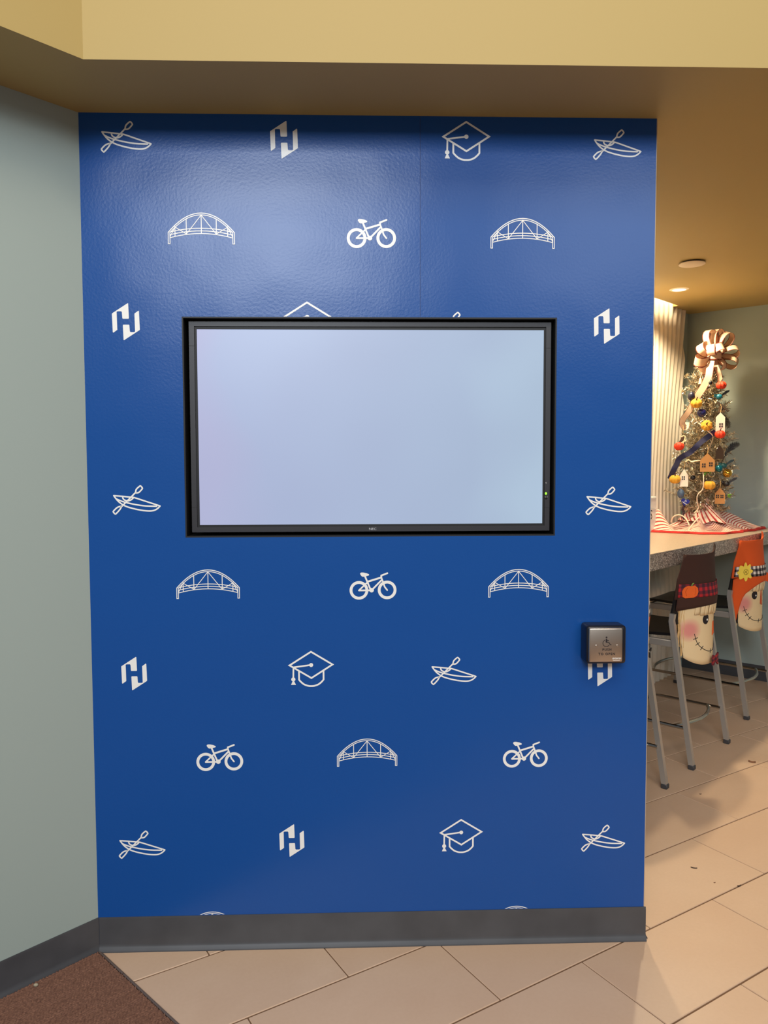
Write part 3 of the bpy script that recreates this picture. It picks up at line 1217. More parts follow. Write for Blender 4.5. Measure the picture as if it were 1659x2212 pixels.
def cover(stool, idx, label):
    r = empty('chair_cover', Vector(stool.location) - (PQ(.012, 0) if idx == 0 else Vector((0, 0, 0))), PI / 4)
    tag(r, label, 'chair cover', 'scarecrow covers on the stool backs')
    brown = idx == 1
    hatm = M_BROWN if brown else M_ORANGE
    bandm = M_PLAID if brown else M_GING
    facem = face_material('painted_face' + str(idx), .140, .648, .062)
    fx = .172
    hb = (lambda x: .468 + .05 * (abs(x) / .17) ** 3) if brown else (lambda x: .478 + .045 * (abs(x) / .17) ** 3)
    sheet('face', lerp_rows([(hb, -fx + .008, fx - .008), (.60, -fx - .004, fx + .004), (.78, -fx - .012, fx + .012)], 5), facem, r, .002)
    # hat crown, closed over the top of the backrest by a back piece
    cr = lambda x: 1.018 + (.030 * max(0, (x - .02) / .19) ** 1.4 if x > 0 else .006 * max(0, (-x - .11) / .1) ** 2)
    sheet('hat_crown', lerp_rows([(.80, -.212, .212), (.90, -.214, .214), (cr, -.196, .238 if idx == 0 else .214)], 6), hatm, r, .006)
    b = new()
    NX = 20
    g = []
    for j in range(3):
        row = []
        for i in range(NX + 1):
            x = -.196 + .410 * i / NX
            f = cov(x, cr(x), .006)
            lift = .012 * min(1.0, max(0.0, (x - .05) / .12))
            back = Vector((x, min(-.676, f.y + .006), f.z - .002 + lift))
            if j == 0:
                row.append(b.verts.new(f))
            elif j == 1:
                row.append(b.verts.new(back if abs(i - NX / 2) < 9.5 else f + Vector((0, .004, 0))))
            else:
                row.append(b.verts.new(Vector((x, -.672, .93))))
        g.append(row)
    for j in range(2):
        for i in range(NX):
            b.faces.new((g[j][i], g[j][i + 1], g[j + 1][i + 1], g[j + 1][i]))
    bmesh.ops.recalc_face_normals(b, faces=b.faces[:])
    o = finish('hat_back', b, hatm, r, angle=60)
    o.modifiers.new('felt', 'SOLIDIFY').thickness = .002
    if brown:
        br0 = lambda x: .768 - .022 * (abs(x) / .2) ** 2
        sheet('hat_brim', lerp_rows([(br0, -.205, .205), (.822, -.204, .204)], 4), hatm, r, .0095)
        sheet('hat_band', lerp_rows([(lambda x: .812, -.205, .205), (lambda x: .876, -.208, .208)], 4), bandm, r, .012)
    else:
        br0 = lambda x: .772 - 3.2 * x * x - 60 * max(0, abs(x) - .14) ** 2
        sheet('hat_brim', lerp_rows([(br0, -.196, .196), (lambda x: .832 - .9 * x * x, -.206, .206)], 6), hatm, r, .0095)
        # brim wings flare away from the head
        if idx:
            b = new()
            prof = [(-.02, .826), (.000, .822), (.030, .808), (.060, .784), (.082, .748), (.092, .710), (.084, .694), (.066, .700), (.040, .738), (.015, .764), (-.02, .772)]
            c0 = cov(.045, .78, .0105)
            dr = Vector((.72, -.36, 0)).normalized()
            prism(b, [c0 + dr * u + Vector((0, 0, h - .78)) for u, h in prof], .003, Vector((dr.y, -dr.x, 0)))
            finish('hat_brim_wing', b, hatm, r, smooth=False)
        sheet('hat_band', lerp_rows([(lambda x: .808, -.206, .206), (lambda x: .868, -.208, .208)], 4), bandm, r, .012)
    # fringe of short hair strips under the brim
    for i in range(9):
        x0 = -.125 + .250 * i / 9
        x1 = x0 + .026
        hl = .722 - .003 * (i % 3)
        sheet('hair_fringe', lerp_rows([(hl, x0, x1), (lambda x: br0(x) + .012, x0 + .001, x1 - .001)], 3), M_CREAM, r, .0065 + .002 * (i % 2), nx=3)
    # raffia hair at the sides
    for s in (-1, 1):
        b = new()
        for i in range(9):
            x = s * (.166 + .0035 * i)
            pts = [cov(x + s * random.uniform(-.003, .003), .77 - .04 * k - random.uniform(0, .01), .001 - .0015 * (i % 3)) for k in range(6 + i % 2)]
            tube(b, pts, .0028, 4)
        finish('raffia_hair', b, M_RAFFIA, r)
    exx = -.052 if brown else -.074
    for s in (1, -1):
        ey = disc_on('eye', exx if s > 0 else max(.095, -exx), .696, .021, .025, M_INK, r, .004)
        disc_on('eye_glint', (exx if s > 0 else max(.095, -exx)) + .006, .693, .0045, .0052, M_EYEW, ey, .0068)
    if brown:
        nx0 = .034
        disc_on('nose', nx0, .64, .02, .03, M_PUMPKIN, r, .004, shape=[(nx0 - .012, .672), (nx0 + .004, .676), (nx0 + .03, .61), (nx0 - .016, .606)])
        mo = [(-.118, .628), (-.112, .605), (-.100, .578), (-.075, .555), (-.035, .536), (.0, .530), (.04, .530), (.075, .545), (.1, .57), (.112, .60)]
    else:
        b = new()
        base = [cov(-.012, .725, .003), cov(.0, .725, .003), cov(.004, .64, .003), cov(-.016, .64, .003)]
        tip = cov(.0, .63, .010)
        vs = [b.verts.new(v) for v in base] + [b.verts.new(tip)]
        for q in ((0, 1, 2, 3), (0, 4, 1), (1, 4, 2), (2, 4, 3), (3, 4, 0)):
            b.faces.new([vs[i] for i in q])
        bmesh.ops.recalc_face_normals(b, faces=b.faces[:])
        finish('nose', b, mat('nose_rust', (190, 84, 44), .85), r, smooth=False)
        mo = [(-.142, .634), (-.136, .61), (-.122, .584), (-.104, .563), (-.072, .546), (-.03, .540), (.01, .540), (.06, .55), (.1, .57), (.12, .6)]
    seg = [[(q.x, q.y) for q in smooth_path([Vector(v) for v in mo], 4)]]
    for i in (1, 2, 3, 5, 7, 8):
        (xa, ha), (xb, hb_) = mo[i - 1], mo[min(i + 1, len(mo) - 1)]
        d = Vector((xb - xa, hb_ - ha)).normalized()
        x, h = mo[i]
        seg.append([(x - d.y * .011 + d.x * .003, h + d.x * .011), (x + d.y * .011 - d.x * .003, h - d.x * .011)])
    line_on('mouth', seg, .0016, M_INK, r, .0042)
    if brown:
        px_, ph = -.160, .842
        sh = [(px_ - .030, ph - .026), (px_ - .034, ph), (px_ - .028, ph + .018), (px_ - .012, ph + .028), (px_ + .004, ph + .026), (px_ + .02, ph + .028), (px_ + .034, ph + .016), (px_ + .037, ph - .004), (px_ + .030, ph - .022), (px_ + .012, ph - .031), (px_ - .006, ph - .027), (px_ - .02, ph - .033)]
        pk = disc_on('pumpkin_patch', px_, ph, 0, 0, M_PUMPKIN, r, .0135, shape=sh)
        for rb in ([(px_ - .014, ph + .018), (px_ - .022, ph), (px_ - .016, ph - .022)], [(px_ + .018, ph + .018), (px_ + .024, ph), (px_ + .018, ph - .018)]):
            line_on('pumpkin_rib', [rb], .001, mat('rib_rust', (190, 80, 22), .9), pk, .0160)
        line_on('pumpkin_stem', [[(px_ + .004, ph + .026), (px_ + .007, ph + .036), (px_ + .014, ph + .039)]], .003, M_GREEN, pk, .015)
        # plaid bow tie standing off the chin
        b = new()
        fl = b.verts.layers.float_vector.new('flat')
        c0 = cov(.036, .482, .014)
        dx = Vector((.90, .10, -.07)).normalized()
        for pts in ([(-.004, .010), (-.028, .024), (-.040, .022), (-.046, 0), (-.040, -.022), (-.026, -.024), (-.004, -.008)], [(.004, .010), (.028, .022), (.046, .028), (.042, 0), (.046, -.030), (.026, -.02), (.004, -.008)], [(-.008, .013), (.008, .013), (.009, -.012), (-.009, -.012)]):
            k0 = len(b.verts)
            b3 = new()
            prism(b3, [c0 + dx * u * 1.2 + Vector((0, 0, v * 1.1)) for u, v in pts], .012 if len(pts) == 4 else .008, Vector((0, -1, 0)))
            me = bpy.data.meshes.new('t')
            b3.to_mesh(me)
            b3.free()
            b.from_mesh(me)
            bpy.data.meshes.remove(me)
            b.verts.ensure_lookup_table()
            for v in b.verts[k0:]:
                d = v.co - c0
                v[fl] = (d.dot(dx) * 1.6, d.z * 1.6, 0)
        finish('bow_tie', b, M_PLAID, r, angle=30)
    else:
        cx, ch = -.158, .838
        sh = []
        for k in range(48):
            a = 2 * PI * k / 48
            rr = .030 + .020 * abs(math.cos(4 * a + .3)) ** 1.5
            sh.append((cx + rr * math.sin(a) * .84, ch + rr * math.cos(a) * 1.12))
        fl_ = disc_on('sunflower', cx, ch, 0, 0, mat('sunflower_yellow', (255, 222, 84), .9), r, .0155, shape=sh)
        lines = [[(cx + .012 * math.cos(2 * PI * k / 14), ch + .016 * math.sin(2 * PI * k / 14)) for k in range(15)]]
        lines += [[(cx - .010, ch - .008), (cx + .010, ch + .010)], [(cx - .009, ch + .009), (cx + .009, ch - .010)], [(cx, ch + .015), (cx + .001, ch - .015)]]
        line_on('flower_centre', lines, .0010, mat('flower_ink', (120, 88, 20), .9), fl_, .0182)
        # small black and white bow at the left of the chin
        b = new()
        c0 = cov(-.176, .565, .004)
        for pts in ([(-.004, .02), (.012, .034), (.022, .016), (.004, .002)], [(-.004, -.002), (.01, .004), (.016, -.02), (.002, -.03), (-.01, -.014)]):
            prism(b, [c0 + Vector((u, 0, v)) for u, v in pts], .006, Vector((-.3, -1, 0)).normalized())
        finish('side_bow', b, mat('bow_black', (30, 26, 28), .8), r, smooth=False)
    return r


cover(stools[1], 1, 'brown hat scarecrow chair cover with red plaid band, pumpkin patch and bow tie')
cover(stools[2], 2, 'orange hat scarecrow chair cover with black gingham band and yellow sunflower')
c3 = cover(stools[0], 0, 'orange scarecrow chair cover mostly hidden behind the blue wall edge')
bm = new()
for k in range(6):
    tube(bm, [(.188 + .003 * k, -.678 - .002 * (k % 2), .705), (.192 + .004 * k, -.684, .672), (.188 + .004 * k, -.682, .640)], .004, 5)
finish('raffia_hair', bm, M_RAFFIA, c3)
bm = new()
c0 = Vector((.198, -.69, .622))
for pts in ([(-.004, .002), (-.03, .014), (-.03, -.012)], [(.004, .002), (.026, .012), (.022, -.004)], [(-.002, -.002), (.012, -.012), (.016, -.034), (0, -.026)]):
    prism(bm, [c0 + Vector((u, 0, v)) for u, v in pts], .006, Vector((-.3, -1, 0)).normalized())
finish('side_bow', bm, mat('bow_black', (30, 26, 28), .8), c3, smooth=False)

# ------------------------------------------------------------------ light box sign on the counter
lb = empty('light_box_sign', PQ(3.4825, -.11, ZC), PI / 4)
tag(lb, 'small white letter light box on the counter beside the blue wall edge', 'sign')
bm = new()
box(bm, -.15, .15, 0, .05, .0, .222, bevel=.004)
finish('case', bm, mat('case_white', (240, 236, 228), .4), lb)
for i in range(3):
    bm = new()
    box(bm, -.140, .140, -.0025, .002, .012 + i * .068, .012 + i * .068 + .062)
    finish('letter_panel', bm, mat('panel_white', (236, 230, 222), .35), lb, smooth=False)
for i in range(4):
    bm = new()
    box(bm, -.146, .146, -.005, .002, .0085 + i * .068 - .003, .0085 + i * .068 + .0018)
    finish('letter_rail', bm, mat('rail_white', (226, 224, 218), .3), lb, smooth=False)
text_mesh('lettering', 'S', .078, M_INK, lb, (.070, -.0032, .084), (PI / 2, 0, 0))

# ------------------------------------------------------------------ tinsel tree
TP = PQ(4.0, -.27, ZC)
vdir = (TP - CAM)
vdir.z = 0
dist = vdir.length
vdir.normalize()


def on_tree(px, py, front=.0):
    """point on the vertical plane through the trunk facing the aisle, moved towards the aisle by front"""
    d = ray(px, py)
    k = (dist - front) / Vector((d.x, d.y, 0)).dot(vdir)
    return CAM + d * k


ZTOP = 2.16
tree = empty('tinsel_tree', TP)
tag(tree, 'slim champagne tinsel tree with autumn ornaments on the bar counter', 'tree')
bm = new()
tube(bm, [(0, 0, .004), (.004, 0, .5), (.012, 0, ZTOP - ZC - .08)], [.013, .011, .005], 8)
finish('trunk', bm, mat('trunk_bronze', (110, 84, 58), .5, .4), tree)
bm = new()
for k in range(3):
    a = 2 * PI * k / 3
    tube(bm, [(0, 0, .02), (.09 * math.cos(a), .09 * math.sin(a), .006)], .005, 6)
finish('stand', bm, mat('trunk_bronze', (110, 84, 58)), tree)


def rad(z):
    t_ = (z - ZC - .06) / (ZTOP - ZC - .10)
    t_ = min(max(t_, 0), 1)
    pr_ = [(0, .12), (.12, .165), (.3, .185), (.55, .155), (.8, .115), (.95, .085), (1.0, .05)]
    for (a, ra), (b_, rb) in zip(pr_, pr_[1:]):
        if t_ <= b_:
            return ra + (rb - ra) * (t_ - a) / (b_ - a)
    return .05


verts, faces, mids = [], [], []


def needle(p, d, L, wd):
    s = d.cross(Vector((random.uniform(-1, 1), random.uniform(-1, 1), random.uniform(-1, 1)))).normalized() * wd
    i = len(verts)
    verts.extend([p - s, p + s, p + d * L + s * .5, p + d * L - s * .5])
    faces.append((i, i + 1, i + 2, i + 3))
    mids.append(random.choice((0, 0, 0, 1, 2, 2)))


for k in range(330):
    t_ = (k + .5) / 330
    z = .07 + (ZTOP - ZC - .13) * t_ ** 1.12
    R = rad(z + ZC) * random.uniform(.6, 1.1)
    a = k * 2.39996 + random.uniform(-.3, .3)
    tip = Vector((R * math.cos(a), R * math.sin(a), z + R * random.uniform(-.05, .45)))
    st = Vector((0, 0, z - .02))
    nn = int(40 + 330 * R)
    for j in range(nn):
        u = (j + random.random()) / nn
        u = .18 + .82 * u ** .8
        p = st.lerp(tip, u)
        d = (tip - st).normalized() * .55 + Vector((random.gauss(0, 1), random.gauss(0, 1), random.gauss(0, 1))).normalized()
        needle(p, d.normalized(), random.uniform(.016, .032), random.uniform(.0013, .0026))
me = bpy.data.meshes.new('foliage')
me.from_pydata(verts, [], faces)
o = link('foliage', me, [mat('tinsel_gold', (200, 184, 154), .34, .75), mat('tinsel_bronze', (118, 100, 78), .4, .7), mat('tinsel_pale', (236, 226, 204), .28, .8)], tree, smooth=False)
me.polygons.foreach_set('material_index', mids)
tag(o, kind='stuff')
verts, faces, mids = [], [], []
for (a, b2) in (((1470, 1072), (1436, 1058)), ((1465, 1000), (1452, 978)), ((1560, 1060), (1580, 1070)), ((1480, 850), (1474, 842)), ((1535, 1085), (1552, 1090)), ((1482, 815), (1484, 810))):
    pa, pb = on_tree(*a, .06) - TP, on_tree(*b2, .06) - TP
    for j in range(70):
        p = pa.lerp(pb, random.random())
        d = (pb - pa).normalized() * .5 + Vector((random.gauss(0, 1), random.gauss(0, 1), random.gauss(0, 1))).normalized()
        needle(p, d.normalized(), random.uniform(.012, .022), .0015)
me = bpy.data.meshes.new('foliage_sprig')
me.from_pydata(verts, [], faces)
o = link('foliage_sprig', me, [MATS['tinsel_gold'], MATS['tinsel_bronze'], MATS['tinsel_pale']], tree, smooth=False)
me.polygons.foreach_set('material_index', mids)
tag(o, kind='stuff')

# ---- ribbons


def ribbon(bm, pts, wv, wd, edge=.09):
    """strip along pts; wv width direction(s); three bands: edge, body, edge"""
    rows = []
    for i, p in enumerate(pts):
        wdir = wv[i] if isinstance(wv, list) else wv
        rows.append([bm.verts.new(Vector(p) + wdir.normalized() * wd * s) for s in (-.5, -.5 + edge, .5 - edge, .5)])
    for a, b in zip(rows, rows[1:]):
        for k in range(3):
            f = bm.faces.new((a[k], a[k + 1], b[k + 1], b[k]))
            f.material_index = 0 if k == 1 else 1


M_RIB = mat('cream_ribbon', (224, 190, 158), .7)
M_RIBE = mat('maroon_edge', (122, 44, 34), .7)
kn = on_tree(1543, 768, .07)
bow = empty('ribbon_bow', kn)
tag(bow, 'large cream ribbon bow with maroon edges on the tree top', 'bow')
right = rgt0
upv = Vector((0, 0, 1))
tow = -vdir
for (dx, dz, dt, L, wd, th) in ((-.75, .45, .25, .125, .062, .05), (-.25, 1.0, .2, .165, .062, .05), (.15, 1.0, .1, .165, .062, .045), (.62, .85, .25, .165, .062, .05), (1.0, .15, .35, .145, .066, .05),
                                (.95, -.42, .3, .150, .06, .05), (.45, -.8, .3, .105, .05, .045), (-.9, -.35, .35, .145, .066, .055), (-.55, -.7, .3, .15, .06, .05), (-.35, .5, 1.0, .10, .056, .05), (.35, .45, 1.0, .10, .056, .05)):
    d = (right * dx + upv * dz + tow * dt).normalized()
    s0 = d.cross(tow).normalized()
    wdir0 = (s0 * .62 + tow * .78).normalized()
    wdir0 = (wdir0 - d * wdir0.dot(d)).normalized()
    nn = wdir0.cross(d).normalized()
    rows = []
    bm = new()
    for i in range(19):
        a = 2 * PI * i / 18
        p_ = d * L * .5 * (1 - math.cos(a)) + nn * (th + .03) * .62 * math.sin(a) * (.25 + .75 * (.5 - .5 * math.cos(a)))
        kx = .3 + .7 * min(1.0, 1.5 * math.sin(PI * i / 18))
        wdir = (wdir0 + d * .12 * math.sin(a)).normalized() * wd * kx
        rows.append([bm.verts.new(p_ + wdir * s_) for s_ in (-.5, -.41, .41, .5)])
    for a, b in zip(rows, rows[1:]):
        for k in range(3):
            f = bm.faces.new((a[k], a[k + 1], b[k + 1], b[k]))
            f.material_index = 0 if k == 1 else 1
    finish('bow_loop', bm, [M_RIB, M_RIBE], bow, angle=180)
bm = new()
pts = [right * .045 * math.cos(PI - PI * i / 8) + tow * (.045 + .02 * math.sin(PI * i / 8)) + upv * -.008 for i in range(9)]
ribbon(bm, pts, upv, .05)
finish('bow_knot', bm, [M_RIB, M_RIBE], bow, angle=180)
tails = [([(1536, 779, .14), (1533, 797, .16), (1530, 814, .18), (1520, 835, .19), (1509, 852, .20), (1502, 864, .20)], .046), ([(1501, 856, .19), (1494, 878, .20), (1485, 893, .20), (1476, 905, .19), (1474, 916, .18), (1481, 925, .16), (1484, 912, .14)], .036),
         ([(1545, 779, .10), (1547, 792, .11), (1552, 803, .11), (1555, 815, .10), (1555, 830, .10)], .03)]
for tp, wd in tails:
    P = smooth_path([on_tree(*q) for q in tp])
    ws = []
    for i, p_ in enumerate(P):
        t_ = (P[min(i + 1, len(P) - 1)] - P[max(i - 1, 0)]).normalized()
        ws.append(t_.cross(tow) + tow * .25)
    bm = new()
    ribbon(bm, [p_ - kn for p_ in P], ws, wd, .06)
    finish('bow_tail', bm, [M_RIB, M_RIBE], bow, angle=180)


def wrap_ribbon(name, pts, wd, m, label, cat):
    P = smooth_path([on_tree(*q) for q in pts])
    c = P[0]
    ws = []
    for i, p_ in enumerate(P):
        t_ = (P[min(i + 1, len(P) - 1)] - P[max(i - 1, 0)]).normalized()
        ws.append(t_.cross(tow) + tow * .3 * math.sin(i * .5))
    bm = new()
    ribbon(bm, [p_ - c for p_ in P], ws, wd)
    return tag(finish(name, bm, [m, m], loc=c, angle=180), label, cat)


wrap_ribbon('navy_ribbon', [(1546, 932, .20), (1530, 943, .22), (1512, 957, .22), (1500, 969, .22), (1488, 979, .22), (1478, 984, .21), (1467, 992, .20), (1461, 1004, .20), (1455, 1016, .20), (1447, 1035, .19)], .034, mat('navy_satin', (24, 24, 66), .6), 'navy blue ribbon draped diagonally across the tinsel tree', 'ribbon')

# ---- ornaments


def hang(name, px, py, front, label, cat, group=None):
    o = empty(name, on_tree(px, py, front), math.atan2(-vdir.x, vdir.y))
    return tag(o, label, cat, group)


M_RED = mat('ornament_red', (232, 58, 24), .6)
M_OCH = mat('ornament_ochre', (216, 156, 46), .8)
M_STEM = mat('stem_brown', (74, 46, 30), .8)
for px, py, r, m, tilt, lb_ in ((1558, 832, .031, M_RED, 0, 'red orange pumpkin ornament at the tip of the short bow tail'), (1504.5, 871, .034, M_OCH, .5, 'ochre pumpkin ornament on the long bow tail'), (1526.5, 919, .034, M_OCH, 1.2, 'ochre pumpkin ornament in the middle of the tree left of the upper white house'),
                                (1555.5, 938, .031, M_RED, .2, 'red orange pumpkin ornament below the upper white house'), (1467, 964, .031, M_RED, -.2, 'red orange pumpkin ornament at the left side of the tree'), (1458, 1035, .034, M_OCH, .2, 'ochre pumpkin ornament beside the lower white house'),
                                (1532.5, 1048, .036, M_OCH, 0, 'ochre pumpkin ornament low on the tree under the kraft house')):
    o = hang('pumpkin_ornament', px, py, .22 if py > 840 else .16, lb_, 'ornament', 'pumpkin ornaments on the tree')
    bm = new()
    prof = [(.15 * r, -.62 * r), (.6 * r, -.72 * r), (.95 * r, -.35 * r), (1.05 * r, 0), (.95 * r, .36 * r), (.6 * r, .68 * r), (.15 * r, .58 * r)]
    lathe(bm, prof, 32, (0, 0, 0), 8, .16)
    bmesh.ops.rotate(bm, verts=bm.verts[:], cent=(0, 0, 0), matrix=Matrix.Rotation(tilt, 3, 'X'))
    finish('pumpkin_body', bm, m, o, angle=60)
    bm = new()
    tube(bm, [(0, 0, .5 * r), (.04 * r, 0, .9 * r), (.2 * r, 0, 1.2 * r)], [.16 * r, .11 * r, .1 * r], 6)
    bmesh.ops.rotate(bm, verts=bm.verts[:], cent=(0, 0, 0), matrix=Matrix.Rotation(tilt, 3, 'X'))
    finish('stem', bm, M_STEM, o)


def house(px, py, wd, hh, rf, m, label, wins, front=.21):
    o = hang('house_ornament', px, py, front, label, 'ornament', 'little house ornaments on the tree')
    bm = new()
    prism(bm, [Vector((x, 0, z)) for x, z in ((-wd / 2, -hh / 2), (wd / 2, -hh / 2), (wd / 2, hh / 2 - rf), (0, hh / 2), (-wd / 2, hh / 2 - rf))], .012, Vector((0, 1, 0)))
    finish('house_body', bm, m, o, smooth=False)
    for x, z, s in wins:
        for a in (-1, 1):
            for c in (-1, 1):
                bm = new()
                box(bm, x + a * s * .55 - s * .4, x + a * s * .55 + s * .4, -.0012, .002, z + c * s * .65 - s * .5, z + c * s * .65 + s * .5)
                finish('window_opening', bm, M_INK, o, smooth=False)
    bm = new()
    tube(bm, [(0, .006, hh / 2 - .002), (.004, .006, hh / 2 + .03), (0, .01, hh / 2 + .05)], .0016, 5)
    finish('cord', bm, M_RAFFIA, o)


M_HW = mat('house_white', (232, 218, 200), .6)
M_HK = mat('house_kraft', (178, 124, 68), .75)
house(1556, 917, .053, .150, .03, M_HW, 'white wooden house ornament above the red pumpkin on the right', [(.004, -.005, .011)], .19)
house(1477.5, 1032, .050, .112, .042, M_HW, 'white wooden house ornament low on the left of the tree', [(-.004, -.002, .010)])
house(1528, 999, .084, .116, .045, M_HK, 'wide kraft brown house ornament in the middle of the tree', [(-.020, -.018, .011), (.020, -.012, .011)], .235)
house(1555, 1071, .058, .100, .035, M_HK, 'small kraft brown house ornament at the lower right of the tree', [(-.014, -.004, .009), (.012, -.004, .009)], .20)
house(1554.5, 976, .046, .09, .04, mat('house_dark', (70, 50, 34), .8), 'dark brown house ornament beside the black feather', [], .17)
house(1474.5, 947, .03, .07, .05, mat('house_dark', (70, 50, 34), .8), 'dark brown pointed house ornament above the left red pumpkin', [], .2)


def bauble(px, py, r, m, label, sz=1.0, front=.2, name='bauble'):
    o = hang(name, px, py, front, label, 'ornament')
    bm = new()
    ball(bm, r, (0, 0, 0), 1, 1, sz, 16)
    finish('ball', bm, m, o)
    bm = new()
    lathe(bm, [(r * .22, r * sz * .97), (r * .22, r * sz * 1.15), (r * .1, r * sz * 1.2)], 8)
    finish('hanger_cap', bm, M_CHROME, o)
    return o


M_NAVY = mat('navy_gloss', (28, 28, 84), .25)
M_BLKG = mat('black_gloss', (16, 16, 24), .2)
bauble(1535, 827, .012, M_BLKG, 'small black bauble near the tree top')
bauble(1493.5, 856, .022, mat('navy_dark', (22, 22, 46), .4), 'dark navy oval ornament left of the bow tail', 1.3)
bauble(1515.5, 892, .028, M_NAVY, 'navy blue round ornament below the ochre pumpkin on the bow tail', .95)
bauble(1571, 1022, .028, mat('gold_gloss', (206, 160, 60), .15, .8), 'gold bauble at the right edge of the tree', 1.0, .12)
bauble(1470.5, 1066, .022, mat('egg_blue', (70, 90, 116), .45), 'blue grey egg ornament below the left white house', 1.35)
bauble(1497, 1032, .016, M_BLKG, 'black bauble right of the lower white house', 1.0, .2)
bauble(1553, 1012, .022, mat('teal_gloss', (16, 96, 110), .2, .4), 'shiny teal bauble right of the kraft house', 1.0, .2)

# bell near the top
o = hang('bell_ornament', 1513, 822, .15, 'small cream bell ornament near the tree top', 'ornament')
bm = new()
lathe(bm, [(.014, -.022), (.011, -.014), (.009, .0), (.007, .012), (.003, .016)], 14)
finish('bell_body', bm, mat('bell_cream', (226, 196, 150), .4), o)
bm = new()
tube(bm, [(0, 0, .014), (-.004, 0, .05), (.008, 0, .062), (.006, 0, .03)], .002, 5)
finish('cord', bm, M_RIB, o)
# silver rings
for px, py, r, lb_ in ((1516, 867, .015, 'silver ring ornament beside the ochre pumpkin on the bow tail'), (1537.5, 1024, .017, 'silver ring ornament below the wide kraft house')):
    o = on_tree(px, py, .22)
    bm = new()
    tube(bm, [(r * math.cos(2 * PI * k / 20), 0, r * math.sin(2 * PI * k / 20)) for k in range(21)], .0022, 6, cap=False)
    ob = finish('ring_ornament', bm, M_CHROME, loc=o, rot=(0, 0, math.atan2(-vdir.x, vdir.y)))
    tag(ob, lb_, 'ornament', 'silver rings on the tree')
# blue heart with pale print
o = hang('heart_ornament', 1480, 1084, .2, 'blue heart ornament with white print at the lower left of the tree', 'ornament')
sh = []
for k in range(28):
    a = 2 * PI * k / 28
    sh.append(Vector((.0019 * 16 * math.sin(a) ** 3 * .85, 0, .0019 * (13 * math.cos(a) - 5 * math.cos(2 * a) - 2 * math.cos(3 * a) - math.cos(4 * a)) * .85)))
bm = new()
prism(bm, sh, .008, Vector((0, 1, 0)))
bmesh.ops.rotate(bm, verts=bm.verts[:], cent=(0, 0, 0), matrix=Matrix.Rotation(.25, 3, 'Y'))
finish('heart_body', bm, mat('heart_blue', (30, 36, 130), .3), o, smooth=False)
bm = new()
LVL[0] = 0
e = lambda q: Vector((q[0], -.0006 - .0001 * LVL[0], q[1]))
stroke2(bm, circ((.003, .004), .005, 10), .0016, True, e)
stroke2(bm, [(-.016, .002), (.010, -.016)], .0018, False, e)
stroke2(bm, [(-.014, -.003), (.006, -.017)], .0012, False, e)
finish('white_print', bm, M_WHITE, o, smooth=False)
# bead chain hanging under the heart
o = hang('bead_chain', 1476, 1104, .19, 'dark twisted bead chain hanging below the blue heart', 'ornament')
for k in range(9):
    bm = new()
    ball(bm, .0085, (.005 * math.sin(k * 1.7), .005 * math.cos(k * 1.7), .045 - .0115 * k), 1, 1, 1, 8)
    finish('bead', bm, mat('bead_dark', (58, 34, 44), .35), o)
# birds
for px, py, ml, mt_, lb_, sx in ((1553, 857, (20, 110, 130), (14, 22, 26), 'teal and black bird ornament below the top red pumpkin', 1), (1563, 1006, (24, 84, 86), (14, 40, 44), 'dark teal bird ornament at the right of the kraft house', 1), (1569, 1045, (30, 24, 26), (30, 24, 26), 'small black bird ornament at the lower right edge of the tree', 1)):
    o = hang('bird_ornament', px, py, .16, lb_, 'ornament', 'bird ornaments on the tree')
    bm = new()
    ball(bm, .020, (0, 0, 0), 1.0, .8, .85, 12)
    ball(bm, .011, (-.020, 0, .008), 1, 1, 1, 10)
    finish('bird_body', bm, mat('bird_' + str(px), ml, .4), o)
    bm = new()
    prism(bm, [Vector(v) for v in ((.008, 0, -.004), (.012, 0, .012), (.040, 0, .036), (.060, 0, .040), (.058, 0, .028), (.036, 0, .016))], .005, Vector((0, 1, 0)))
    finish('bird_tail', bm, mat('birdtail_' + str(px), mt_, .5), o, smooth=False)
    bm = new()
    tube(bm, [(-.030, 0, .008), (-.040, 0, .006)], [.003, .0005], 6)
    finish('beak', bm, M_OCH, o)
# birdhouse with dark roof
o = hang('birdhouse_ornament', 1560, 882, .15, 'dark birdhouse ornament with slanted roof under the upper bird', 'ornament')
bm = new()
box(bm, -.02, .016, -.012, .012, -.026, .012)
finish('birdhouse_body', bm, mat('bh_brown', (84, 60, 38), .8), o, smooth=False)
bm = new()
prism(bm, [Vector(v) for v in ((-.034, -.016, .034), (-.022, -.016, .042), (.042, -.016, -.016), (.034, -.016, -.024))], .032, Vector((0, 1, 0)))
finish('birdhouse_roof', bm, mat('bh_roof', (58, 42, 28), .75), o, smooth=False)
bm = new()
ball(bm, .008, (-.002, -.012, -.006), 1, .3, 1, 10)
finish('entry_hole', bm, M_INK, o)


